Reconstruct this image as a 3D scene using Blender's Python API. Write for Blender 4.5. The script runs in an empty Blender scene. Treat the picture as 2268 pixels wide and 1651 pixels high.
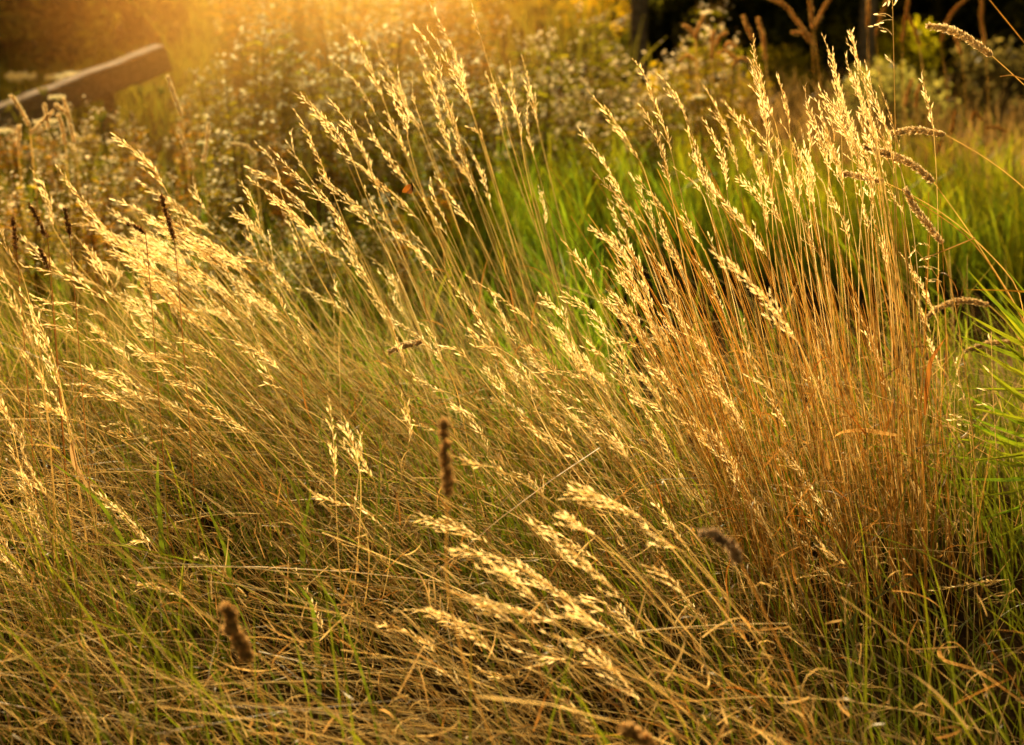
import bpy, math, random
import numpy as np
from mathutils import Vector, Matrix, Euler

random.seed(7)
rng = np.random.default_rng(7)
scene = bpy.context.scene
col = scene.collection
R = math.radians

# ------------------------------------------------------------------ camera
CAM_H, PITCH, LENS, FOCUS = 1.3, 17.5, 60.0, 2.76
camd = bpy.data.cameras.new("camera")
camd.lens, camd.sensor_width = LENS, 36.0
camd.clip_start, camd.clip_end = 0.05, 2000
camd.dof.use_dof = True
camd.dof.focus_distance = FOCUS
camd.dof.aperture_fstop = 4.0
cam = bpy.data.objects.new("camera", camd)
cam.location = (0, 0, CAM_H)
cam.rotation_euler = (R(90 - PITCH), 0, 0)
col.objects.link(cam)
scene.camera = cam

CP, SP = math.cos(R(PITCH)), math.sin(R(PITCH))
KX = 36.0 / LENS / 2268.0


def ray(u, v):
    """Direction of the sight line through a point of the photograph measured 2268 wide."""
    x, y = (u - 1134) * KX, -(v - 825.5) * KX
    return np.array([x, CP + y * SP, -SP + y * CP])


def at(u, v, Y):
    d = ray(u, v)
    return np.array([0, 0, CAM_H]) + d * (Y / d[1])


def ground_z(x, y):
    x, y = np.asarray(x, float), np.asarray(y, float)
    m = np.exp(-((x + 1.6) / 1.9) ** 2 - ((y - 8.0) / 2.6) ** 2) * 0.22
    w = 0.018 * np.sin(3.1 * x + 1.3 * y) + 0.014 * np.sin(5.3 * y - 2.2 * x + 1)
    return m + w * np.clip((y - 0.2) / 2, 0, 1) * np.exp(-((y - 5) / 14) ** 2)


def ground_at(u, v):
    d = ray(u, v)
    t = CAM_H / -d[2]
    x, y = d[0] * t, d[1] * t
    for _ in range(3):
        t = (CAM_H - float(ground_z(d[0] * t, d[1] * t))) / -d[2]
    x, y = d[0] * t, d[1] * t
    return np.array([x, y, float(ground_z(x, y))])


# ------------------------------------------------------------------ materials
def new_mat(name):
    m = bpy.data.materials.new(name)
    m.use_nodes = True
    nt = m.node_tree
    nt.nodes.clear()
    return m, nt, nt.nodes, nt.links


def plant_mat(name, trans=0.45, gloss=0.05, rough=0.45, nscale=60.0, namt=0.35, tmul=(1, 1, 1)):
    """Leaf or straw: the mesh's own tint, mottled, part diffuse and part light let through."""
    m, nt, N, L = new_mat(name)
    out = N.new("ShaderNodeOutputMaterial")
    att = N.new("ShaderNodeAttribute"); att.attribute_name = "tint"
    tc = N.new("ShaderNodeTexCoord")
    nz = N.new("ShaderNodeTexNoise"); nz.inputs["Scale"].default_value = nscale; nz.inputs["Detail"].default_value = 3
    L.new(tc.outputs["Object"], nz.inputs["Vector"])
    mr = N.new("ShaderNodeMapRange")
    mr.inputs["From Min"].default_value, mr.inputs["From Max"].default_value = 0.3, 0.7
    mr.inputs["To Min"].default_value, mr.inputs["To Max"].default_value = 1 - namt, 1 + namt * 0.6
    L.new(nz.outputs["Fac"], mr.inputs["Value"])
    mul = N.new("ShaderNodeVectorMath"); mul.operation = "SCALE"
    L.new(att.outputs["Color"], mul.inputs[0]); L.new(mr.outputs["Result"], mul.inputs["Scale"])
    d = N.new("ShaderNodeBsdfDiffuse"); t = N.new("ShaderNodeBsdfTranslucent"); g = N.new("ShaderNodeBsdfGlossy")
    g.inputs["Roughness"].default_value = rough
    tm = N.new("ShaderNodeVectorMath"); tm.operation = "MULTIPLY"; tm.inputs[1].default_value = tmul
    L.new(mul.outputs[0], tm.inputs[0])
    L.new(mul.outputs[0], d.inputs["Color"]); L.new(tm.outputs[0], t.inputs["Color"])
    m1 = N.new("ShaderNodeMixShader"); m1.inputs[0].default_value = trans
    L.new(d.outputs[0], m1.inputs[1]); L.new(t.outputs[0], m1.inputs[2])
    m2 = N.new("ShaderNodeMixShader"); m2.inputs[0].default_value = gloss
    L.new(m1.outputs[0], m2.inputs[1]); L.new(g.outputs[0], m2.inputs[2])
    L.new(m2.outputs[0], out.inputs["Surface"])
    return m


M_SPIKE = plant_mat("pale_spikelet", 0.85, 0.04, 0.4, 90, 0.15, (1.42, 1.38, 1.32))
M_STRAW = plant_mat("dry_straw", 0.68, 0.045, 0.4, 25, 0.3, (1.3, 1.15, 0.75))
M_GREEN = plant_mat("green_blade", 0.7, 0.05, 0.4, 20, 0.35, (1.25, 1.2, 0.5))
M_FUZZ = plant_mat("fuzzy_head", 0.75, 0.03, 0.6, 120, 0.15, (1.25, 1.2, 1.05))
M_DARK = plant_mat("dark_head", 0.7, 0.03, 0.5, 120, 0.5)
M_PETAL = plant_mat("white_petal", 0.7, 0.02, 0.5, 80, 0.1, (1.45, 1.35, 1.1))
M_LEAF = plant_mat("shrub_leaf", 0.75, 0.012, 0.4, 8, 0.4, (1.2, 1.1, 0.5))
M_ASTER = plant_mat("aster_leaf", 0.78, 0.01, 0.4, 8, 0.3, (2.3, 1.8, 0.65))
M_BARK = plant_mat("bark", 0.0, 0.02, 0.7, 40, 0.6)
M_WING = plant_mat("butterfly_wing", 0.45, 0.03, 0.5, 150, 0.3)


def wood_mat():
    m, nt, N, L = new_mat("weathered_wood")
    out = N.new("ShaderNodeOutputMaterial"); b = N.new("ShaderNodeBsdfPrincipled")
    tc = N.new("ShaderNodeTexCoord"); mp = N.new("ShaderNodeMapping")
    mp.inputs["Scale"].default_value = (3, 40, 40)
    nz = N.new("ShaderNodeTexNoise"); nz.inputs["Scale"].default_value = 3; nz.inputs["Detail"].default_value = 8
    cr = N.new("ShaderNodeValToRGB")
    cr.color_ramp.elements[0].position, cr.color_ramp.elements[1].position = 0.3, 0.7
    cr.color_ramp.elements[0].color = (0.11, 0.068, 0.04, 1); cr.color_ramp.elements[1].color = (0.36, 0.23, 0.14, 1)
    bp = N.new("ShaderNodeBump"); bp.inputs["Strength"].default_value = 0.6; bp.inputs["Distance"].default_value = 0.004
    L.new(tc.outputs["Object"], mp.inputs["Vector"]); L.new(mp.outputs[0], nz.inputs["Vector"])
    L.new(nz.outputs["Fac"], cr.inputs["Fac"]); L.new(cr.outputs["Color"], b.inputs["Base Color"])
    L.new(nz.outputs["Fac"], bp.inputs["Height"]); L.new(bp.outputs[0], b.inputs["Normal"])
    b.inputs["Roughness"].default_value = 0.85
    L.new(b.outputs[0], out.inputs["Surface"])
    return m


def soil_mat():
    m, nt, N, L = new_mat("soil")
    out = N.new("ShaderNodeOutputMaterial"); b = N.new("ShaderNodeBsdfPrincipled")
    tc = N.new("ShaderNodeTexCoord")
    nz = N.new("ShaderNodeTexNoise"); nz.inputs["Scale"].default_value = 2.2; nz.inputs["Detail"].default_value = 12
    cr = N.new("ShaderNodeValToRGB")
    e = cr.color_ramp.elements
    e[0].position, e[1].position = 0.35, 0.68
    e[0].color, e[1].color = (0.018, 0.011, 0.005, 1), (0.075, 0.048, 0.022, 1)
    L.new(tc.outputs["Object"], nz.inputs["Vector"]); L.new(nz.outputs["Fac"], cr.inputs["Fac"])
    # the bare sandy spot beside the reed
    sep = N.new("ShaderNodeVectorMath"); sep.operation = "DISTANCE"; sep.inputs[1].default_value = (1.42, 3.72, 0)
    L.new(tc.outputs["Object"], sep.inputs[0])
    n2 = N.new("ShaderNodeTexNoise"); n2.inputs["Scale"].default_value = 5; n2.inputs["Detail"].default_value = 6
    L.new(tc.outputs["Object"], n2.inputs["Vector"])
    ad = N.new("ShaderNodeMath"); ad.operation = "MULTIPLY_ADD"; ad.inputs[1].default_value = 0.7
    L.new(n2.outputs["Fac"], ad.inputs[0]); L.new(sep.outputs["Value"], ad.inputs[2])
    mr = N.new("ShaderNodeMapRange")
    mr.inputs["From Min"].default_value, mr.inputs["From Max"].default_value = 0.72, 0.95
    mr.inputs["To Min"].default_value, mr.inputs["To Max"].default_value = 1, 0
    L.new(ad.outputs[0], mr.inputs["Value"])
    mix = N.new("ShaderNodeMix"); mix.data_type = "RGBA"
    mix.inputs[7].default_value = (0.42, 0.29, 0.16, 1)
    L.new(mr.outputs[0], mix.inputs[0]); L.new(cr.outputs["Color"], mix.inputs[6])
    L.new(mix.outputs[2], b.inputs["Base Color"])
    n3 = N.new("ShaderNodeTexNoise"); n3.inputs["Scale"].default_value = 35; n3.inputs["Detail"].default_value = 8
    L.new(tc.outputs["Object"], n3.inputs["Vector"])
    bp = N.new("ShaderNodeBump"); bp.inputs["Strength"].default_value = 1; bp.inputs["Distance"].default_value = 0.02
    L.new(n3.outputs["Fac"], bp.inputs["Height"]); L.new(bp.outputs[0], b.inputs["Normal"])
    b.inputs["Roughness"].default_value = 1.0; b.inputs["Specular IOR Level"].default_value = 0.0
    L.new(b.outputs[0], out.inputs["Surface"])
    return m


M_WOOD, M_SOIL = wood_mat(), soil_mat()


# ------------------------------------------------------------------ mesh collecting
class MB:
    """Collects vertices, faces and a tint per vertex; build() links them as one mesh object."""

    def __init__(self):
        self.V, self.C, self.L, self.T, self.n = [], [], [], [], 0

    def add(self, V, F, C):
        V = np.asarray(V, np.float32).reshape(-1, 3); F = np.asarray(F, np.int64)
        C = np.asarray(C, np.float32)
        if C.ndim == 1:
            C = np.tile(C, (len(V), 1))
        self.V.append(V); self.C.append(C[:, :3])
        self.L.append((F + self.n).ravel()); self.T.append(np.full(len(F), F.shape[1], np.int32))
        self.n += len(V)

    def build(self, name, mat, parent=None, origin=(0, 0, 0), smooth=True):
        V = np.concatenate(self.V) - np.asarray(origin, np.float32)
        C = np.concatenate(self.C); Lp = np.concatenate(self.L).astype(np.int32); T = np.concatenate(self.T)
        me = bpy.data.meshes.new(name)
        me.vertices.add(len(V)); me.vertices.foreach_set("co", V.ravel().astype(np.float32))
        me.loops.add(len(Lp)); me.loops.foreach_set("vertex_index", Lp)
        me.polygons.add(len(T))
        me.polygons.foreach_set("loop_start", (np.cumsum(T) - T).astype(np.int32))
        me.polygons.foreach_set("use_smooth", np.full(len(T), smooth))
        a = me.color_attributes.new("tint", "FLOAT_COLOR", "POINT")
        a.data.foreach_set("color", np.concatenate([C, np.ones((len(C), 1), np.float32)], 1).ravel())
        me.update(calc_edges=True)
        me.materials.append(mat)
        o = bpy.data.objects.new(name, me)
        col.objects.link(o)
        if parent is not None:
            o.parent = parent
        return o


def norm(a):
    return a / np.maximum(np.linalg.norm(a, axis=-1, keepdims=True), 1e-9)


def tubes(mb, P, Rad, C, sides=3):
    """P (n,k,3) paths, Rad (n,k) radii, C (n,k,3) tints. Three sides: a straw split along one side, so that light passes one wall."""
    n, k, _ = P.shape
    T = norm(np.gradient(P, axis=1))
    ref = np.where(np.abs(T[..., 1:2]) > 0.9, np.array([1.0, 0, 0]), np.array([0, 1.0, 0]))
    A = norm(np.cross(T, ref)); B = np.cross(T, A)
    ang = (np.arange(sides) * 2 * math.pi / sides)[None, None, :, None] + (rng.uniform(0, 6.28, (n, 1, 1, 1)) if sides == 3 else 0.0)
    V = P[:, :, None] + Rad[:, :, None, None] * (A[:, :, None] * np.cos(ang) + B[:, :, None] * np.sin(ang))
    i = np.arange(n)[:, None, None] * k * sides + np.arange(k - 1)[None, :, None] * sides
    j = np.arange(sides if sides > 3 else 2); j2 = (j + 1) % sides
    F = np.stack([i + j, i + j2, i + j2 + sides, i + j + sides], -1).reshape(-1, 4)
    mb.add(V, F, np.repeat(np.asarray(C).reshape(n * k, 3), sides, 0))


def ribbons(mb, P, W, S, C):
    """P (n,k,3) centre lines, W (n,k) half widths, S (n,k,3) side directions, C (n,k,3)."""
    n, k, _ = P.shape
    V = np.stack([P - S * W[..., None], P + S * W[..., None]], 2)
    i = np.arange(n)[:, None] * k * 2 + np.arange(k - 1)[None] * 2
    F = np.stack([i, i + 1, i + 3, i + 2], -1).reshape(-1, 4)
    mb.add(V, F, np.repeat(np.asarray(C).reshape(n * k, 3), 2, 0))


def bez(Rt, Ct, Tp, k):
    t = np.linspace(0, 1, k)[None, :, None]
    return (1 - t) ** 2 * Rt[:, None] + 2 * t * (1 - t) * Ct[:, None] + t ** 2 * Tp[:, None]


def spikelets(mb, B, D, Ln, Wd, C):
    """Lance-shaped grains: B bases, D directions, Ln lengths, Wd half widths, C tints, all (n,...)."""
    n = len(B)
    D = norm(D)
    A = norm(np.cross(D, norm(rng.normal(size=(n, 3))))); E = np.cross(D, A)
    ts, rs = (0.0, 0.28, 0.66, 1.0), (0.15, 1.0, 0.74, 0.03)
    rings = []
    for t, r in zip(ts, rs):
        c = B + D * (Ln * t)[:, None]
        for q, e in ((-1, 0.0), (0, 0.75), (1, 0.0)):
            rings.append(c + A * (q * r * Wd)[:, None] + E * (e * r * Wd)[:, None])
    V = np.stack(rings, 1)
    f = [[a * 3 + q, a * 3 + q + 1, a * 3 + 4 + q, a * 3 + 3 + q] for a in range(3) for q in range(2)]
    F = (np.arange(n)[:, None, None] * 12 + np.array(f)[None]).reshape(-1, 4)
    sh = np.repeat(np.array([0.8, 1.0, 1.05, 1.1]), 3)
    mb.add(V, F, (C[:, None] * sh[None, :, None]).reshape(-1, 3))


def mixc(a, b, t):
    t = np.asarray(t)[..., None]
    return np.asarray(a) * (1 - t) + np.asarray(b) * t


# ------------------------------------------------------------------ object helpers
def tag(o, label=None, cat=None, group=None, kind=None):
    if label: o["label"] = label
    if cat: o["category"] = cat
    if group: o["group"] = group
    if kind or cat: o["kind"] = kind or "thing"
    return o


def empty(name, loc, label=None, cat=None, group=None):
    o = bpy.data.objects.new(name, None)
    o.empty_display_size = 0.05
    o.location = [float(c) for c in loc]
    col.objects.link(o)
    return tag(o, label, cat, group)


def hermite(p0, p1, t0, t1, k):
    t = np.linspace(0, 1, k)[:, None]
    return (2 * t**3 - 3 * t**2 + 1) * p0 + (t**3 - 2 * t**2 + t) * t0 + (-2 * t**3 + 3 * t**2) * p1 + (t**3 - t**2) * t1


def frame(D):
    D = D / np.linalg.norm(D)
    a = np.cross(D, [0, 1.0, 0]); a /= np.linalg.norm(a) + 1e-9
    return D, a, np.cross(D, a)


# ------------------------------------------------------------------ ground
def make_ground():
    xs = np.concatenate([[-400, -150, -60, -25], np.linspace(-12, 12, 130), [25, 60, 150, 400]])
    ys = np.concatenate([[-200, -60, -15], np.linspace(-3, 20, 130), [35, 70, 150, 400, 900]])
    X, Y = np.meshgrid(xs, ys, indexing="ij")
    V = np.stack([X, Y, ground_z(X, Y)], -1)
    a, b = len(xs), len(ys)
    i = np.arange(a - 1)[:, None] * b + np.arange(b - 1)[None]
    mb = MB(); mb.add(V, np.stack([i, i + b, i + b + 1, i + 1], -1).reshape(-1, 4), np.array([0.05, 0.03, 0.015]))
    tag(mb.build("ground", M_SOIL), kind="structure")


make_ground()

SPK_A, SPK_B = np.array([0.95, 0.85, 0.57]), np.array([0.80, 0.60, 0.26])
STEM_A, STEM_B = np.array([0.70, 0.56, 0.29]), np.array([0.50, 0.35, 0.14])

# ------------------------------------------------------------------ seed-headed golden grass
# u_tip, v_tip, u_base, v_base of each seed head, fullness 0.5 thin .. 2 full
CL = {}
CL["sunlit"] = dict(word="in the bright sunlit sweep", root=(720, 1060, 1090, 1220), wind=0.5, heads="""
251 298 369 425 1;127 370 240 510 1;65 372 118 505 .8;310 401 480 525 1.7;427 396 458 470 .7;255 444 400 545 1.3;240 463 380 575 1.2;52 530 140 612 1;
201 550 250 632 .7;158 514 245 645 .9;235 557 380 622 1.4;292 517 425 580 1.5;406 537 520 612 1.5;412 507 560 606 1.7;280 631 345 690 1.1;245 651 372 742 1.3;
375 661 490 752 1.5;345 641 460 708 1.5;436 651 545 745 1.2;330 560 450 655 1.8;390 580 500 665 1.7;300 590 420 690 1.5;350 480 470 590 1.7;440 600 540 690 1.4;210 500 330 600 1.3;320 520 440 615 1.8;480 560 570 640 1.2;270 560 400 650 1.6""")
CL["slope"] = dict(word="between sunlit sweep and middle clump", root=(950, 1180, 1120, 1280), wind=0.35, heads="""
526 397 578 515 .8;540 370 700 490 1.3;543 390 705 530 1.2;565 317 622 425 .8;593 323 742 462 1.3;536 481 572 570 .8;644 288 678 380 .8;650 240 738 430 1;659 210 780 352 1;
666 208 755 330 1;723 213 802 335 1;600 430 720 560 1.2;640 470 760 580 1;587 618 630 690 .6;660 640 780 705 .9;690 400 790 575 1;560 725 620 820 .9;644 695 684 782 .7;470 748 622 824 1;740 330 860 440 1""")
CL["middle"] = dict(word="in the tallest middle clump", root=(1180, 1400, 1060, 1180), wind=0.12, heads="""
762 57 850 225 1.1;816 59 930 292 1.1;742 143 832 255 .8;787 273 911 425 .9;806 250 880 360 .8;839 164 903 305 1.3;913 171 936 280 .7;916 92 998 345 1.1;913 52 978 180 .9;928 92 1018 305 1;
943 -6 1034 205 1.1;945 64 1046 250 1;975 170 1054 440 1.2;1039 -12 1068 95 .8;1029 312 1088 460 1;965 312 1054 415 .8;1076 161 1114 300 .9;1087 161 1127 280 .8;1104 171 1155 320 .9;
1129 137 1145 260 .6;1156 124 1192 282 1;1168 215 1184 352 .8;1191 412 1207 500 .7;1032 282 1073 320 .6;854 248 906 352 1.5;880 150 940 290 1.2""")
CL["midlow"] = dict(word="low before the middle clump's stalks", root=(1130, 1380, 1120, 1250), wind=0.3, heads="""
807 416 896 545 .9;937 441 990 520 .7;953 399 990 497 .7;760 340 930 490 1;760 275 824 385 .9;962 386 1052 510 .8;868 507 942 575 .8;910 514 957 568 .6;
907 545 960 620 .7;993 623 1096 770 .8""")
CL["right_left"] = dict(word="in the loose clump before the green grass", root=(1560, 1760, 1200, 1350), wind=0.2, heads="""
1278 282 1380 440 1.1;1297 196 1424 370 1.1;1310 375 1400 466 1;1401 132 1450 240 .9;1440 210 1487 338 .8;1419 235 1484 415 1;1344 446 1396 555 .9;1391 382 1453 526 .9;1411 389 1488 482 .9;1455 164 1524 268 1;
1507 231 1594 474 1.1;1524 292 1592 440 .9;1548 176 1634 378 1.2;1553 260 1610 420 1.1;1300 505 1400 620 1.3;1240 530 1318 635 1;1314 507 1404 600 1.4;1364 500 1450 695 1.3;1337 591 1408 690 1.2""")
CL["right"] = dict(word="by the trunk", root=(1820, 2050, 1260, 1420), wind=0.05, heads="""
1596 221 1687 436 1.3;1638 258 1732 402 1.1;1662 146 1698 308 1.1;1668 79 1717 272 1.4;1719 161 1748 282 .9;1725 268 1770 440 1.1;1782 191 1815 290 .7;1786 248 1835 385 1.2;1811 228 1875 440 1.5;
1819 72 1862 272 1.2;1824 201 1887 352 1.3;1844 109 1892 305 1.2;1871 117 1918 240 1.1;1881 67 1920 205 1.3;1893 168 1945 325 1.4;1915 134 1965 290 1;1880 245 1940 405 1.2;1905 230 1975 375 .9""")
CL["rightlow"] = dict(word="on the upright clump's lower tier", root=(1780, 2060, 1280, 1420), wind=0.1, heads="""
1692 382 1735 506 1.2;1893 402 1922 516 .8;1564 402 1636 506 1.3;1605 455 1672 552 1.2;1628 389 1698 508 1.2;1507 450 1560 555 1;1742 370 1776 480 .8;1792 490 1812 560 .7;1835 420 1880 540 1;
1770 340 1800 450 1;1950 360 2000 470 .7;1925 470 1965 600 .8;1886 658 1972 876 1.1;1990 557 2076 710 .9;2017 641 2060 735 .7;2044 725 2083 815 .7;1997 789 2066 912 .7;2041 159 2068 292 .9""")
CL["center"] = dict(word="in the leaning central drift", root=(1480, 1760, 1240, 1450), wind=0.35, heads="""
1032 611 1185 722 1;1086 648 1145 770 1.1;1190 655 1266 746 1;1012 705 1125 802 1;925 715 978 796 .8;869 725 898 808 .7;968 772 1041 803 .7;1240 643 1350 732 1.4;1327 655 1400 752 1.3;1398 708 1453 796 1.2;
1475 663 1524 748 1;1448 718 1497 805 1.1;1273 792 1340 850 1.2;1196 701 1287 834 1.1;1391 832 1468 910 1.3;901 822 984 866 .8;1056 884 1172 928 1.1;999 894 1058 927 .8;886 924 977 960 .7;1156 930 1245 1010 1.2;
1186 802 1250 834 1;1310 700 1400 830 1.5;1360 780 1440 900 1.5;1290 870 1400 980 1.5;1340 920 1450 1040 1.5;1100 800 1200 890 1.1;1130 720 1215 840 1.1;1340 640 1430 770 1.6;1430 800 1510 900 1.3;1230 880 1330 960 1.1;1360 560 1440 700 1.3""")
CL["rightmid"] = dict(word="leaning across the upright clump's stalks", root=(1760, 1980, 1320, 1500), wind=0.2, heads="""
1575 559 1772 768 1.5;1647 708 1718 874 1;1692 869 1745 950 1.2;1507 708 1600 880 1.1;1520 780 1650 945 1.1;1507 919 1580 1000 1.1;1558 943 1640 1060 1.8;1725 993 1790 1048 .9;1772 822 1822 880 .7;
1507 1053 1600 1172 1.6;1604 1014 1690 1155 1.3;1716 1045 1820 1185 1;1754 1014 1868 1190 .9;1560 840 1650 960 1;1754 1199 1815 1226 .7""")
CL["farleft"] = dict(word="in the upright tuft at the left edge", root=(130, 290, 1420, 1620), wind=0.15, heads="""
0 629 72 775 1.2;40 639 118 790 1.1;70 740 137 875 1.1;39 763 108 875 1;5 507 46 600 .8;-20 545 30 640 .8;84 899 146 928 .8;0 909 52 1015 1;35 1045 92 1206 1.1;-30 870 30 960 .9;20 980 80 1100 .9""")
CL["leftmid"] = dict(word="lying under the sunlit sweep", root=(700, 980, 1260, 1450), wind=0.65, heads="""
47 590 240 672 1;67 654 160 670 .9;67 681 170 712 1;60 720 180 740 .9;273 748 378 806 1.1;369 748 440 806 1;184 755 290 806 1;305 824 395 845 .8;372 844 450 875 .8;407 877 566 970 1.4;
245 872 366 892 1.1;168 879 306 914 1.1;375 933 490 1048 .8;200 830 320 860 .9;280 910 400 950 1;330 880 440 930 1.1;520 880 610 930 .7;560 790 640 870 .8;140 800 260 850 .9""")
CL["lowleft"] = dict(word="above fallen straw low left", root=(560, 800, 1500, 1650), wind=0.3, heads="""
204 1087 334 1222 1.6;422 1220 516 1304 .9;652 1257 720 1412 .7;324 1300 424 1342 .7;278 1280 350 1290 .8;726 874 742 1060 .8;762 923 798 1050 1;800 956 828 1062 1;888 876 906 978 .8;-30 1149 42 1250 1.6;-40 1235 75 1320 1.6;780 1100 860 1180 .6""")
CL["front"] = dict(word="in the front drooping spray", root=(1640, 1900, 1680, 1900), wind=0.6, heads="""
919 1145 1085 1208 1.4;1050 1222 1265 1338 1.6;984 1213 1208 1354 1.5;1162 1155 1385 1338 1.5;980 1303 1150 1392 1.2;1058 1323 1235 1384 1.4;872 1357 1096 1455 1.3;950 1369 1090 1400 1;1266 1087 1436 1158 1.9;
1420 1160 1510 1220 1;1120 1434 1258 1460 .9;1227 1365 1342 1408 1.3;1200 1400 1420 1560 1.5;1065 1488 1156 1496 .9;1154 1470 1224 1512 .8;1220 1539 1342 1632 .9;791 1375 972 1458 .7;1432 1257 1520 1328 1.1;1240 1310 1360 1400 1.4;1300 966 1402 1036 1.4;1005 1010 1092 1034 .9""")
CL["lowright"] = dict(word="among brown stalks low at right", root=(1840, 2060, 1480, 1650), wind=0.2, heads="""
1600 1238 1680 1316 .8;1507 1311 1568 1393 1.1;1712 1284 1783 1380 .8;1577 1512 1696 1554 1;1785 1249 1846 1280 .7;2067 1310 2235 1284 .8;1640 1100 1720 1210 1;1450 1120 1530 1230 .9;1860 1290 1880 1400 .6""")

ORD = ["first", "second", "third", "fourth", "fifth", "sixth", "seventh", "eighth", "ninth", "tenth", "eleventh", "twelfth"]


def ordinal(i, n):
    if i == 0: return "leftmost"
    if i == n - 1: return "rightmost"
    if i < 12: return ORD[i] + " from left"
    j = n - 1 - i
    if j < 12: return ORD[j] + " from right"
    return ORD[11] + " from left"


def panicle(mb, path, full, wind, size=1.0):
    """A fescue head: rachis along PATH (base to tip) with short upswept side branches of grains."""
    k = len(path)
    seg = np.linalg.norm(np.diff(path, axis=0), axis=1); s = np.concatenate([[0], np.cumsum(seg)]); Lp = s[-1]
    rad = np.linspace(0.0007, 0.0003, k)
    tubes(mb, path[None], rad[None], np.tile(STEM_A * 0.9, (1, k, 1)), 3)
    B, D, Ln = [], [], []
    nodes = max(11, int(Lp / 0.0075))
    prev_side = 1
    for i in range(nodes):
        f = (i + rng.uniform(0, 0.7)) / nodes
        p = np.array([np.interp(f * Lp, s, path[:, c]) for c in range(3)])
        q = np.array([np.interp(min(f * Lp + 0.01, Lp), s, path[:, c]) for c in range(3)]) if f < 0.95 else path[-1] + (path[-1] - path[-2])
        T, a, b = frame(q - p + 1e-9)
        prev_side = -prev_side
        ang = rng.normal(0, 0.7) + (0 if prev_side > 0 else math.pi)
        side = a * math.cos(ang) + b * math.sin(ang)
        bl = full * rng.uniform(0.2, 1.2) * 0.045 * (1 - f) ** 0.75
        spread = rng.uniform(0.07, 0.24) + 0.12 * wind
        d0 = T + side * spread + np.array([-0.9, 0.15, 0.05]) * wind * 0.55 * rng.uniform(0.4, 1.1)
        d0 /= np.linalg.norm(d0)
        m = max(1, int(bl / 0.0058))
        if m > 1:
            bp = p + d0 * np.linspace(0, bl, 4)[:, None] + np.array([0, 0, -1]) * (np.linspace(0, 1, 4)[:, None] ** 2) * bl * 0.1
            tubes(mb, bp[None], np.full((1, 4), 0.0003), np.tile(STEM_A, (1, 4, 1)), 3)
        for j in range(m):
            e = (j + 0.35) / m if m > 1 else 0.0
            alt = 1 if j % 2 else -1
            B.append(p + d0 * bl * e + np.array([0, 0, -1]) * e * e * bl * 0.1)
            D.append(d0 + np.cross(d0, [0, 1, 0]) * alt * rng.uniform(0.06, 0.38) + rng.normal(0, 0.11, 3))
            Ln.append(rng.choice([rng.uniform(0.0045, 0.008), rng.uniform(0.008, 0.014)]))
    B, D, Ln = np.array(B), np.array(D), np.array(Ln) * size
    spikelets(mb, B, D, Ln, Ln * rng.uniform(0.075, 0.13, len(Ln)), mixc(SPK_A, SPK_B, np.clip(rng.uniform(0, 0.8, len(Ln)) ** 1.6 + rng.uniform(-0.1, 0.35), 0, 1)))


def culm(mb, path, r0=0.0013, r1=0.0007, ca=STEM_B, cb=STEM_A):
    k = len(path)
    t = np.linspace(0, 1, k)
    Cc = mixc(np.array([0.42, 0.24, 0.06]), cb, np.clip(t * 1.1, 0, 1)) * rng.uniform(0.6, 1.0)
    for q in (0.28, 0.55):                                    # dark joints
        i = int(q * k); Cc[i] *= 0.45
    tubes(mb, path[None], np.linspace(r0, r1, k)[None], Cc[None], 3)


def curl_leaf(mb, p, d, length, kappa, width, color, k=14):
    """A thin drying leaf that bends over and curls."""
    d = d / np.linalg.norm(d)
    ax = norm(np.cross(d, rng.normal(size=3)))
    P, side = [np.array(p)], []
    for i in range(k):
        side.append(ax)
        d = np.array(Matrix.Rotation(kappa * (0.3 + i / k), 3, Vector(ax)) @ Vector(d))
        d = norm(d + np.array([0, 0, -0.03]))
        P.append(P[-1] + d * length / k)
    P = np.array(P[:-1]); side = np.array(side)
    w = width * np.clip(np.sin(np.linspace(0.35, 1, k) * math.pi), 0.05, 1)
    tw = np.linspace(0, rng.uniform(0, 2.5), k)[:, None]
    S = norm(side * np.cos(tw) + np.cross(norm(np.gradient(P, axis=0)), side) * np.sin(tw))
    ribbons(mb, P[None], w[None], S[None], (np.linspace(1.0, 0.85, k)[:, None] * color)[None])


def grass_thing(tip, base, root, full, wind, label, group, leaf=True, size=1.0, into=None):
    th = empty("seed_headed_grass", root, label, "grass", group) if into is None else None
    ax = tip - base; Lp = np.linalg.norm(ax)
    droop = np.array([-0.05, 0, -0.06]) * Lp * (0.4 + wind)
    mid = (tip + base) / 2 - droop * 0.8 + rng.normal(0, 0.006, 3)
    path = bez(base[None], (2 * mid - (tip + base) / 2)[None], tip[None], 12)[0]
    T = norm(path[1] - path[0])
    Ls = np.linalg.norm(base - root)
    straight = norm(base - root)
    t0 = norm(straight + np.array([0, 0, 0.45]) + rng.normal(0, 0.05, 3))
    stem = hermite(root, base, t0 * Ls * 0.8, norm(T * 0.55 + straight * 0.6) * Ls * 0.8, 18)
    stem[-1] = path[0]
    if into is not None:
        culm(into, stem); panicle(into, path, full, wind, size)
        return
    mb = MB(); culm(mb, stem); mb.build("stem", M_STRAW, th, root)
    mb = MB(); panicle(mb, path, full, wind, size); mb.build("seed_head", M_SPIKE, th, root)
    if leaf:
        i = int(rng.uniform(0.25, 0.62) * 18)
        mb = MB()
        c = mixc(np.array([0.50, 0.33, 0.13]), np.array([0.42, 0.17, 0.04]), rng.uniform())
        curl_leaf(mb, stem[i], norm(stem[i + 1] - stem[i]) + rng.normal(0, 0.35, 3), rng.uniform(0.07, 0.2), rng.uniform(-0.28, 0.42), rng.uniform(0.0007, 0.0018), c)
        mb.build("leaf", M_STRAW, th, root)
    return th


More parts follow.
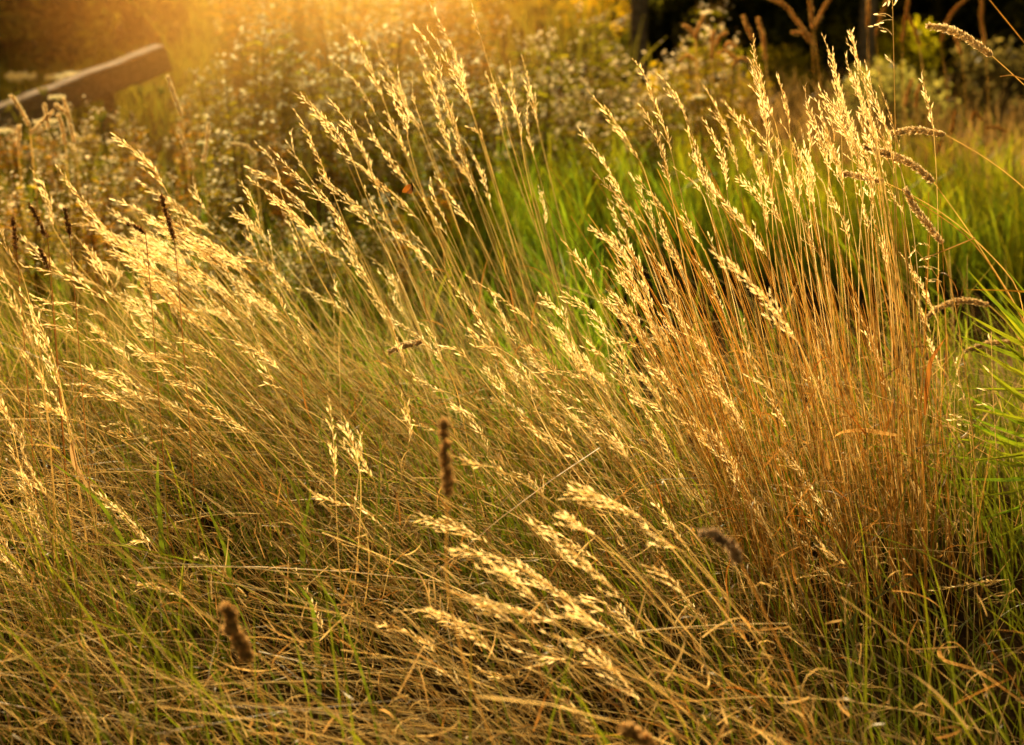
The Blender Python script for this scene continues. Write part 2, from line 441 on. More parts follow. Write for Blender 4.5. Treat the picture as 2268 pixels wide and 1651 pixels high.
EXTRA = dict(center=(1050, 1480, 720, 1060, 12), midlow=(830, 1010, 520, 700, 3), lowright=(1560, 1850, 1060, 1420, 5), front=(900, 1380, 1120, 1480, 6), lowleft=(120, 800, 1080, 1420, 4), farleft=(-20, 120, 560, 1150, 3), right=(1660, 1950, 130, 360, 9))
MASS = dict(sunlit=(160, 560, 470, 720, 34), slope=(560, 900, 380, 700, 14), center=(1020, 1500, 680, 1080, 26), right=(1640, 1960, 200, 420, 12), right_left=(1280, 1600, 300, 600, 10), leftmid=(60, 420, 640, 960, 16))
mass_mb = MB()
for key, c in CL.items():
    rows = [tuple(map(float, r.split())) for r in c["heads"].replace("\n", "").split(";") if r.strip()]
    if key in EXTRA:
        ua, ub_, va, vb_, n = EXTRA[key]
        for _ in range(n):
            q = rows[rng.integers(len(rows))]; du, dv = q[2] - q[0], q[3] - q[1]
            f = rng.uniform(0.7, 1.1); u, v = rng.uniform(ua, ub_), rng.uniform(va, vb_)
            rows.append((u, v, u + du * f + rng.normal(0, 8), v + dv * f + rng.normal(0, 8), q[4] * rng.uniform(0.6, 1.0)))
    rows.sort(key=lambda r: r[0])
    med = np.median([r[1] for r in rows]) if len(rows) > 22 else None
    tiers = {"": rows} if med is None else {" of upper row": [r for r in rows if r[1] < med], " of lower row": [r for r in rows if r[1] >= med]}
    u0, u1, v0, v1 = c["root"]
    us = sorted(r[2] for r in rows)
    for tier, i, nt_, (ut, vt, ub, vb, full) in [(t_, i, len(rs_), r) for t_, rs_ in tiers.items() for i, r in enumerate(rs_)]:
        f = np.clip((ub - us[0]) / max(us[-1] - us[0], 1), 0, 1)
        ur = u0 + (u1 - u0) * np.clip(f + rng.normal(0, 0.15), 0, 1)
        root = ground_at(ur, rng.uniform(v0, v1))
        Yb = root[1] + rng.normal(0, 0.07) - (0.12 if key == "front" else 0)
        if (ut, vt) in ((1575, 559), (993, 623)): Yb -= 0.45
        base = at(ub, vb, Yb); tip = at(ut, vt, Yb + rng.normal(0.0, 0.03))
        ln = math.hypot(ut - ub, vt - vb)
        lean = math.degrees(math.atan2(ub - ut, vb - vt))
        w1 = "long" if ln > 165 else "short" if ln < 95 else "medium"
        w2 = "upright" if lean < 20 else "leaning" if lean < 48 else "drooping"
        lab = f"{w1} {w2} golden grass head, {ordinal(i, nt_)}{tier}, {c['word']}"
        grass_thing(tip, base, root, full * (1.3 if key == "sunlit" else 1.1), c["wind"], lab, "golden seed-headed grasses", size=1.15 if key == "sunlit" else 1.0)


for key, (ua, ub_, va, vb_, n) in MASS.items():                  # the smaller heads past three hundred
    c = CL[key]; rows = [tuple(map(float, r.split())) for r in c["heads"].replace("\n", "").split(";") if r.strip()]
    u0, u1, v0, v1 = c["root"]
    for _ in range(n):
        q = rows[rng.integers(len(rows))]; f = rng.uniform(0.55, 0.95); u, v = rng.uniform(ua, ub_), rng.uniform(va, vb_)
        ub = u + (q[2] - q[0]) * f + rng.normal(0, 8); vb = v + (q[3] - q[1]) * f + rng.normal(0, 8)
        root = ground_at(u0 + (u1 - u0) * np.clip((u - ua) / (ub_ - ua) + rng.normal(0, 0.15), 0, 1), rng.uniform(v0 - 40, v1 - 20))
        Yb = root[1] + rng.normal(0.04, 0.08)
        grass_thing(at(u, v, Yb), at(ub, vb, Yb), root, q[4] * (1.1 if key == "sunlit" else 0.85), c["wind"], None, None, into=mass_mb)
tag(mass_mb.build("golden_grass", M_SPIKE), "smaller golden grass heads crowded between the larger ones", kind="stuff")


# ------------------------------------------------------------------ foxtail heads (dense cylinders of bristly grains)
def smooth_path(pts, k=26):
    pts = np.array(pts, float); d = np.concatenate([[0], np.cumsum(np.linalg.norm(np.diff(pts, axis=0), axis=1))]); d /= d[-1]
    t = np.linspace(0, 1, k)
    P = np.stack([np.interp(t, d, pts[:, c]) for c in range(3)], 1)
    for _ in range(3):
        P[1:-1] = 0.25 * P[:-2] + 0.5 * P[1:-1] + 0.25 * P[2:]
    return P


def foxtail(name, px, stem_px, Y, rad, label, group, cat="grass", ca=(0.82, 0.72, 0.52), cb=(0.60, 0.49, 0.31), mat=None, dens=1.0, knob=0.0, root=None, sc=(0.62, 0.45, 0.18), grain=0.0062):
    Ys = Y if isinstance(Y, (tuple, list)) else (Y, Y)
    head = smooth_path([at(u, v, Ys[0]) for u, v in px], 22)[::-1]
    pts = [head[0]] + [at(u, v, Ys[0] + (Ys[1] - Ys[0]) * (i + 1) / len(stem_px)) for i, (u, v) in enumerate(stem_px)]
    if root is not None:
        pts.append(np.array([root[0], root[1], float(ground_z(root[0], root[1]))]))
    else:
        q = pts[-1].copy(); q[2] = float(ground_z(q[0], q[1])); q[0] += 0.05; pts.append(q)
    path = smooth_path(pts, 30)[::-1]
    th = empty(name, path[0], label, cat, group)
    mb = MB(); k = len(path)
    tubes(mb, path[None], np.linspace(0.0013, 0.0008, k)[None], np.tile(np.array(sc), (1, k, 1)), 3); mb.build("stem", M_STRAW, th, path[0])
    mb = MB()
    k = len(head); f = np.linspace(0, 1, k)
    prof = rad * np.clip(np.sin(np.clip(f * 0.93 + 0.07, 0, 1) * math.pi) ** 0.42, 0.2, 1)
    if knob: prof = prof * np.clip(1 + 1.3 * knob * np.sin(f * 19 + rng.uniform(0, 6)) + 0.9 * knob * np.sin(f * 41 + rng.uniform(0, 6)), 0.25, 2)
    tubes(mb, head[None], (prof * 0.3)[None], np.tile(np.array(cb), (1, k, 1)), 3)
    Lh = np.linalg.norm(np.diff(head, axis=0), axis=1).sum()
    n = int(dens * 600 * (Lh / 0.1) * max(1, rad / 0.006))
    ff = rng.uniform(0, 1, n)
    P = np.stack([np.interp(ff, f, head[:, c]) for c in range(3)], 1)
    G = np.gradient(head, axis=0); T = norm(np.stack([np.interp(ff, f, G[:, c]) for c in range(3)], 1))
    S = norm(np.cross(T, norm(rng.normal(size=(n, 3)))))
    pr = np.interp(ff, f, prof)
    Ln = rng.uniform(0.7, 1.3, n) * grain
    if knob:                                                     # grains in separate round bunches up the stalk
        nb = max(5, int(Lh / (rad * 0.7))); ib = np.minimum((ff * nb).astype(int), nb - 1)
        off = norm(rng.normal(size=(nb, 3))) * rad * rng.uniform(0.1, 0.5, (nb, 1)); br = rad * rng.uniform(0.5, 0.95, nb) * np.linspace(1, 0.55, nb)
        fb = (np.arange(nb) + rng.uniform(0.2, 0.8, nb)) / nb
        cb_ = np.stack([np.interp(fb, f, head[:, c]) for c in range(3)], 1) + off
        S = norm(rng.normal(size=(n, 3))); P = cb_[ib] + S * (br[ib] * 0.6)[:, None]; pr = np.zeros(n)
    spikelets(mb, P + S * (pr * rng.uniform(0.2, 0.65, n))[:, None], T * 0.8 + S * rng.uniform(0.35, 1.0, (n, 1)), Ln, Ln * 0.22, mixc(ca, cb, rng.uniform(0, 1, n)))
    mb.build("seed_head", mat or M_FUZZ, th, path[0])
    return th


FG = "foxtail grasses on the right"
foxtail("foxtail_grass", [(2055, 58), (2095, 62), (2140, 82), (2198, 125)], [(2268, 186), (2360, 280), (2460, 700)], 2.75, 0.0062, "arching foxtail head highest at the right, against the dark bushes", FG)
foxtail("foxtail_grass", [(1976, 295), (2030, 287), (2094, 299)], [(2180, 345), (2268, 412), (2400, 560)], 2.95, 0.0058, "level grey-brown foxtail head just above the upper end of the lush grass", FG)
foxtail("foxtail_grass", [(1915, 327), (1955, 337), (2020, 362), (2068, 404)], [(2120, 475), (2165, 540), (2260, 690), (2330, 900)], 2.8, 0.0068, "thick foxtail head arching out of the right clump over the lush grass", FG)
foxtail("foxtail_grass", [(1862, 385), (1905, 390), (1958, 403)], [(2040, 440), (2130, 500), (2268, 640)], 2.85, 0.0055, "short level foxtail head crossing the tips of the upright clump", FG)
foxtail("foxtail_grass", [(2006, 420), (2022, 455), (2048, 490), (2088, 540)], [(2100, 600), (2120, 700), (2150, 900)], 2.78, 0.0058, "steep drooping foxtail head just right of the upright clump", FG)
foxtail("foxtail_grass", [(2050, 706), (2085, 678), (2130, 664), (2190, 676)], [(2240, 720), (2300, 830)], 3.15, 0.0058, "pale fuzzy foxtail head hooked over beside the reed blades", FG, ca=(0.7, 0.58, 0.38), cb=(0.5, 0.38, 0.22))
foxtail("foxtail_grass", [(2140, 778), (2185, 762), (2245, 758)], [(2300, 790), (2340, 880)], 3.2, 0.0052, "lowest pale foxtail head pointing out between the reed blades", FG, ca=(0.7, 0.58, 0.38), cb=(0.5, 0.38, 0.22))
foxtail("foxtail_grass", [(862, 780), (895, 765), (936, 758)], [(960, 770), (1010, 850), (1060, 1100)], 2.8, 0.0055, "pale bristly foxtail head bent level in the middle of the drift", None, ca=(0.78, 0.68, 0.5), cb=(0.55, 0.42, 0.25))

# dark brown heads
DG = "dark brown seed heads"
DK = dict(ca=(0.80, 0.54, 0.25), cb=(0.42, 0.26, 0.10), mat=M_DARK, cat="seed head", sc=(0.30, 0.19, 0.07))
foxtail("sedge", [(978, 932), (985, 985), (990, 1040), (992, 1098)], [(990, 1170), (985, 1290), (1030, 1480), (1120, 1720)], 1.75, 0.0085, "upright blurred dark brown seed head standing alone in the centre", DG, knob=0.12, **DK)
foxtail("sedge", [(496, 1346), (512, 1372), (518, 1400), (540, 1428), (545, 1455)], [(570, 1510), (600, 1600), (640, 1800)], 1.7, 0.0118, "knobbly dark brown seed head low on the left over fallen straw", DG, knob=0.28, grain=0.008, **DK)
foxtail("sedge", [(1556, 1180), (1590, 1186), (1612, 1200), (1640, 1248)], [(1680, 1330), (1760, 1500), (1830, 1800)], 1.75, 0.0078, "nodding grey-brown seed head among stalks right of the front spray", DG, knob=0.2, ca=(0.66, 0.50, 0.34), cb=(0.34, 0.23, 0.14), mat=M_DARK, cat="seed head", sc=(0.3, 0.17, 0.06))
foxtail("sedge", [(1385, 1608), (1412, 1625), (1440, 1660)], [(1480, 1740), (1520, 1850)], 1.65, 0.0115, "dark brown seed head cut off by the bottom edge", DG, knob=0.28, grain=0.008, **DK)
for px, lab in (
    ([(65, 454), (80, 478), (92, 505), (105, 527)], "drooping dark knobbly seed head above the sunlit sweep, near the left edge"),
    ([(27, 484), (32, 520), (36, 556)], "thin dark upright seed head closest to the left edge"),
    ([(144, 463), (150, 495), (154, 525)], "short dark seed head just right of the drooping knobbly one"),
    ([(356, 434), (370, 480), (386, 532)], "long dark seed head rising through the brightest golden heads"),
    ([(88, 552), (98, 572), (108, 594)], "small dark seed head below the drooping knobbly one"),
    ([(282, 498), (305, 503), (322, 518)], "small level dark seed head inside the sunlit sweep"),
):
    u, v = px[-1]
    foxtail("sedge", px, [(u + 8, v + 80), (u + 25, v + 300), (u + 55, v + 700)], (2.75, 2.6), 0.0042, lab, DG, knob=0.3, grain=0.0045, dens=0.9, ca=(0.34, 0.17, 0.06), cb=(0.16, 0.075, 0.03), mat=M_DARK, cat="seed head", sc=(0.26, 0.12, 0.035))

# blurred reed grass heads farther back
BG = "bent reed grasses before the dark bushes"


def z3(*a):
    return [(1507.5 + x * 0.3353, y * 0.3353) for x, y in a]


back = [
    (z3((150, 110), (110, 200), (100, 280)), "tallest at the row's left end"), (z3((25, 170), (70, 200), (95, 260)), "bending left at the left end of the row"),
    (z3((215, 210), (208, 300), (205, 400)), "upright in the left tuft of the row"), (z3((300, 215), (250, 250), (232, 310)), "hooking right over the left tuft"),
    (z3((355, 310), (320, 280), (285, 320)), "curled into a small hook, left tuft"), (z3((0, 400), (45, 365), (95, 400)), "curled lowest at the row's left end"),
    (z3((250, 350), (310, 340), (375, 400)), "arching left across the shrub's dark base"), (z3((445, 395), (390, 385), (335, 450)), "arching right, low before the dark bushes"),
    (z3((415, 110), (440, 180), (478, 265)), "slanting alone before the darkest bush"), (z3((510, 130), (545, 250), (562, 400)), "upright and long, right of the slanting one"),
    (z3((590, -10), (700, 40), (760, 130), (860, 260)), "sweeping in a long arch from the top"), (z3((850, -20), (862, 80), (872, 190)), "straight up from the forked tuft"),
    (z3((990, -20), (930, 80), (880, 190)), "forking right from the tuft"), (z3((740, 215), (810, 220), (885, 300)), "bending left from the forked tuft"),
    (z3((1240, -10), (1240, 90), (1235, 190)), "in front of the dark trunk"), (z3((1370, -10), (1320, 120), (1288, 240)), "slanting just right of the trunk"),
    (z3((1505, -10), (1485, 130), (1463, 280)), "slanting above the yellow shrub"), (z3((1505, 110), (1545, 190), (1575, 300)), "nodding right above the yellow shrub"),
    (z3((1890, -10), (1800, 70), (1745, 170), (1720, 290)), "arching right beside the yellow shrub"), (z3((1990, -10), (1982, 120), (2010, 300)), "broad and upright near the right end"),
    (z3((1800, 210), (1830, 280), (1855, 370)), "short and drooping under the arching one"), (z3((1530, 530), (1500, 610), (1480, 700)), "low and upright below the yellow shrub"),
    (z3((1575, 570), (1560, 640), (1555, 720)), "low and upright, second below the yellow shrub"), (z3((1812, 745), (1800, 820), (1790, 890)), "low and pale before the path"),
    (z3((1700, 1000), (1720, 940), (1740, 920)), "small pale tip just below the path"), (z3((2150, 870), (2080, 840), (2010, 850)), "lying level along the path"),
    (z3((1990, 790), (1940, 740), (1920, 800)), "hooked pale tip at the path's end"),
]
for px, lab in back:
    u, v = px[-1]
    foxtail("reed_grass", px, [(u + rng.uniform(-5, 20), v + 120), (u + rng.uniform(0, 30), v + 260)], 5.6, 0.0029, "blurred tawny reed grass head " + lab, BG, ca=(0.74, 0.50, 0.20), cb=(0.54, 0.34, 0.12), dens=0.8, grain=0.008, sc=(0.6, 0.42, 0.16))
BL = "tawny grass heads before the beam"


def z4(*a):
    return [(x * 0.1788, 50.7 + y * 0.1788) for x, y in a]


for px, lab in (
    (z4((140, 910), (250, 1060), (370, 1290)), "slanting across the beam's low end"), (z4((550, 1020), (575, 1150), (605, 1330)), "upright under the beam's low end"),
    (z4((790, 950), (850, 1150), (930, 1500)), "long and slanting under the beam's middle"), (z4((650, 1110), (520, 1230), (370, 1380)), "bending left under the beam"),
    (z4((730, 1150), (770, 1300), (805, 1520)), "upright below the long slanting one"), (z4((2080, 680), (2160, 900), (2260, 1180)), "bright and slanting past the beam's high end"),
    (z4((690, 1020), (770, 1080), (860, 1160)), "short and forked beside the long slanting one"), (z4((240, 1280), (230, 1400), (220, 1560)), "lowest at the beam's low end"),
    ([(395, 290), (412, 330), (428, 375)], "upright right of the green umbel"), ([(462, 275), (458, 320), (450, 360)], "upright among the asters"), ([(515, 318), (548, 325), (565, 345)], "hooked over before the asters"),
):
    u, v = px[-1]
    foxtail("meadow_grass", px, [(u + 10, v + 100), (u + 25, v + 230)], 4.4, 0.0021, "blurred tawny grass head " + lab, BL, ca=(0.88, 0.76, 0.54), cb=(0.70, 0.57, 0.36), dens=0.6, grain=0.0075, sc=(0.6, 0.42, 0.16))


# tall thin oat-like stem at the right and loose straws crossing there
def oat(tip, base_px, root_px, Y, spk, label):
    a, b = at(*tip, Y), at(*base_px, Y)
    r = ground_at(*root_px)
    path = smooth_path([r, b, a], 30)
    th = empty("oat_grass", r, label, "grass")
    mb = MB(); culm(mb, path, 0.0011, 0.0005); mb.build("stem", M_STRAW, th, r)
    mb = MB()
    tubes(mb, path[None, 18:] + np.array([0, -0.0012, 0]), np.full((1, 12), 0.0006), np.tile(STEM_A, (1, 12, 1)), 3)
    B, D = [], []
    for u, v, du, dv in spk:
        p0, p1 = at(u, v, Y), at(u + du, v + dv, Y + rng.normal(0, 0.01))
        tubes(mb, smooth_path([p0, (p0 + p1) / 2 + np.array([0, 0, 0.006]), p1], 6)[None], np.full((1, 6), 0.0003), np.tile(STEM_A, (1, 6, 1)), 3)
        for q in (0.45, 0.7, 1.0):
            B.append(p0 + (p1 - p0) * q); D.append((p1 - p0) + rng.normal(0, 0.006, 3))
    n = len(B); Ln = rng.uniform(0.008, 0.012, n)
    spikelets(mb, np.array(B), np.array(D), Ln, Ln * 0.16, np.tile(SPK_A, (n, 1)))
    mb.build("seed_head", M_SPIKE, th, r)


oat((1975, -60), (1984, 330), (1990, 1380), 2.7, [(1976, -5, -12, 10), (1976, 40, -30, -8), (1977, 44, -42, 14), (1976, 78, -26, -16), (1980, 148, -12, -18), (1975, 20, 8, -14)], "tall thin lone grass stem rising past the top beside the trunk")
oat((2195, 735), (2198, 860), (2225, 1300), 2.6, [(2196, 770, -6, -20), (2197, 800, -10, -16), (2197, 835, -12, -20), (2197, 872, -20, -10), (2198, 900, -24, -4)], "dark thin grass stem with a few grains before the reed blades")
oat((2110, 790), (2150, 930), (2190, 1340), 2.6, [(2116, 812, 4, -16), (2124, 840, -4, -14), (2132, 865, -8, -12), (2140, 890, -8, -8), (2146, 925, -34, -6), (2150, 935, -40, -4), (2152, 945, -24, -2)], "thin dark grass stem with sparse grains left of the reed")
oat((2020, 545), (2090, 620), (2120, 1200), 2.75, [(2035, 541, -16, 22), (2060, 548, -18, -6), (2075, 570, -30, 2), (2082, 600, -36, -8), (2086, 625, -30, -4)], "hooked sparse grass stem right of the upright clump")

# ------------------------------------------------------------------ understorey masses (nobody could count these)
def lean_at(x):
    """Sideways lean (to the left) of the standing straw, by where it grows."""
    return np.interp(x, [-1.1, -0.75, -0.45, 0.0, 0.35, 0.7, 1.2], [0.15, 0.28, 0.75, 0.75, 0.5, 0.2, 0.1])


def patch_pts(n, y0, y1, pad=0.25, pw=1.0):
    y = y0 + (y1 - y0) * rng.uniform(0, 1, n) ** pw
    x = rng.uniform(-1, 1, n) * (0.325 * y + pad)
    return x, y


def dry_straw():
    mb = MB()
    n = 5600
    x, y = patch_pts(n, 1.65, 3.4)
    more = 280
    x = np.concatenate([x, rng.uniform(0.42, 0.78, more)]); y = np.concatenate([y, rng.uniform(2.5, 3.0, more)]); n = len(x)
    cl = np.sin(x * 9 + 2 * np.sin(y * 5)) * np.sin(y * 8 + x * 3)
    keep = ((cl + rng.normal(0, 0.3, n) > -0.2) | (np.arange(n) >= 5600)) & ~((x > 0.5) & (y < 2.45) & (rng.uniform(size=n) < 0.5)) & ~((y < 2.6) & (rng.uniform(size=n) < 0.42)) & ~((x > 0.79 + 0.04 * rng.normal(size=n)) & (rng.uniform(size=n) < 0.93)); x, y = x[keep], y[keep]; n = len(x)
    h = rng.uniform(0.14, 0.5, n) * np.where(x > 0.3, 1.1, 1.0) * np.interp(y, [1.6, 2.3, 2.8, 3.5], [0.5, 0.7, 0.9, 0.95])
    tall = (x > 0.42) & (x < 0.8) & (y > 2.5) & (y < 3.0) & (rng.uniform(size=n) < 0.6)
    h = np.where(tall, rng.uniform(0.45, 0.78, n), h)
    le = lean_at(x) + rng.normal(0, 1, n) * np.where(tall, 0.1, 0.28)
    Rt = np.stack([x, y, ground_z(x, y)], 1)
    Tp = Rt + np.stack([-le * h, rng.normal(0, 0.18, n) * h, h * np.ones(n)], 1)
    Ct = Rt * 0.5 + Tp * 0.5 + np.stack([0.16 * le * h, rng.normal(0, 0.05, n) * h, 0.05 * h], 1)
    P = bez(Rt, Ct, Tp, 6)
    Cc = mixc(STEM_B, STEM_A, rng.uniform(0, 1, n))
    q = rng.uniform(size=(n, 1))
    Cc = np.where(q < 0.28, np.array([0.72, 0.59, 0.36]), np.where(q < 0.42, np.array([0.26, 0.24, 0.06]), np.where(q < 0.52, np.array([0.24, 0.11, 0.03]), Cc)))
    Cc = np.where(tall[:, None], mixc(np.array([0.55, 0.26, 0.06]), np.array([0.66, 0.41, 0.12]), rng.uniform(0, 1, n)), Cc) * rng.uniform(0.55, 1.1, (n, 1))
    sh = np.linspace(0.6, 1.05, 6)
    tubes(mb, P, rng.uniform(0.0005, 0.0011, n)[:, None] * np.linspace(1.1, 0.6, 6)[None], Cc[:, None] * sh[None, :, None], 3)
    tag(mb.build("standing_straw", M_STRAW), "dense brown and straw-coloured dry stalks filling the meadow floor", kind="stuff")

    mb = MB()                                                    # fallen and crossing straws
    n = 5200
    x, y = patch_pts(n, 1.6, 3.6, pw=0.8)
    keep = ~((x > 0.42 + 0.1 * rng.normal(size=n)) & (y < 2.65) & (rng.uniform(size=n) < 0.7)) & ~((x > 0.82) & (rng.uniform(size=n) < 0.8)); x, y = x[keep], y[keep]; n = len(x)
    cl = np.sin(x * 9 + 2 * np.sin(y * 5)) * np.sin(y * 8 + x * 3)
    keep = cl + rng.normal(0, 0.35, n) > -0.2; x, y = x[keep], y[keep]; n = len(x)
    th = rng.normal(math.pi * 0.95, 0.95, n)
    ln = np.where(rng.uniform(size=n) < 0.18, rng.uniform(0.35, 0.62, n), rng.uniform(0.08, 0.36, n)); up = np.abs(rng.normal(0, 0.28, n))
    z = ground_z(x, y) + rng.uniform(0.01, 0.24, n)
    Rt = np.stack([x, y, z], 1)
    d = np.stack([np.cos(th), np.sin(th) * 0.7, up], 1)
    Tp = Rt + d * ln[:, None]
    Ct = (Rt + Tp) / 2 + np.stack([np.zeros(n), np.zeros(n), rng.uniform(0.0, 0.16, n) * ln], 1)
    P = bez(Rt, Ct, Tp, 5)
    Cc = mixc(np.array([0.76, 0.66, 0.46]), np.array([0.46, 0.32, 0.14]), rng.uniform(0, 1, n)) * rng.uniform(0.6, 1.1, (n, 1))
    tubes(mb, P, np.repeat(rng.uniform(0.0003, 0.0009, n)[:, None], 5, 1), np.repeat(Cc[:, None], 5, 1), 3)
    tag(mb.build("fallen_straw", M_STRAW), "pale fallen straws crossing each other near the ground", kind="stuff")

    mb = MB()                                                    # curled dry leaves
    n, k = 6500, 9
    x, y = patch_pts(n, 1.6, 3.5)
    keep = ~((x > 0.42 + 0.1 * rng.normal(size=n)) & (y < 2.65) & (rng.uniform(size=n) < 0.6)) & ~((x > 0.82) & (rng.uniform(size=n) < 0.75)); x, y = x[keep], y[keep]; n = len(x)
    p = np.stack([x, y, ground_z(x, y) + rng.uniform(0.02, 0.32, n) * np.interp(x, [-0.5, 0.6], [0.75, 1.1])], 1)
    d = norm(np.stack([rng.normal(-0.3, 0.8, n), rng.normal(0, 0.6, n), rng.normal(0.6, 0.6, n)], 1))
    e = norm(np.cross(d, rng.normal(size=(n, 3))))
    kap = rng.normal(0, 0.45, n); ln = rng.uniform(0.03, 0.13, n)
    P = [p]; ang = np.zeros(n)
    for i in range(k - 1):
        ang = ang + kap * (0.4 + 1.2 * i / k)
        P.append(P[-1] + (d * np.cos(ang)[:, None] + e * np.sin(ang)[:, None]) * (ln / k)[:, None])
    P = np.stack(P, 1)
    S = norm(np.cross(d, e))[:, None] * np.ones((1, k, 1)) + 0.0
    S = norm(S + norm(np.gradient(P, axis=1))[:, :, [1, 2, 0]] * np.linspace(0, 0.7, k)[None, :, None])
    w = rng.uniform(0.0005, 0.0017, n)[:, None] * np.clip(np.sin(np.linspace(0.3, 1, k) * math.pi), 0.06, 1)[None]
    Cc = mixc(np.array([0.74, 0.60, 0.38]), np.array([0.48, 0.25, 0.08]), rng.uniform(0, 1, n) ** 1.3) * rng.uniform(0.6, 1.1, (n, 1))
    ribbons(mb, P, w, S, np.repeat(Cc[:, None], k, 1))
    tag(mb.build("curled_leaves", M_STRAW), "thin curled dry grass leaves tangled between the stalks", kind="stuff")


def blades(mb, x, y, h, lean_x, w, ca, cb, k=6, lean_sd=0.25, bend=0.35, z0=None):
    n = len(x)
    Rt = np.stack([x, y, ground_z(x, y) if z0 is None else z0], 1)
    az = rng.uniform(0, 2 * math.pi, n)
    out = np.stack([np.cos(az), np.sin(az), np.zeros(n)], 1)
    b = np.abs(rng.normal(0, bend, n))
    Tp = Rt + np.stack([lean_x * h, np.zeros(n), h * (1 - 0.25 * b)], 1) + out * (b * h)[:, None] + rng.normal(0, lean_sd * 0.2, (n, 3)) * h[:, None] * np.array([1, 1, 0])
    Ct = Rt + np.stack([lean_x * h * 0.25, np.zeros(n), h * 0.7], 1) + out * (b * h * 0.1)[:, None]
    P = bez(Rt, Ct, Tp, k)
    S = np.cross(norm(Tp - Rt), out); S = norm(S + rng.normal(0, 0.3, (n, 3)))
    ww = w[:, None] * np.array(np.linspace(0.9, 0, k) ** 0.6 + 0.03)[None]
    t = rng.uniform(0, 1, n)
    Cc = mixc(ca, cb, t) * rng.uniform(0.65, 1.2, (n, 1))
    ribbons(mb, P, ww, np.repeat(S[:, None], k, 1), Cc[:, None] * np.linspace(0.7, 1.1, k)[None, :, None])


GA, GB, GC = np.array([0.085, 0.16, 0.018]), np.array([0.17, 0.22, 0.02]), np.array([0.045, 0.10, 0.02])


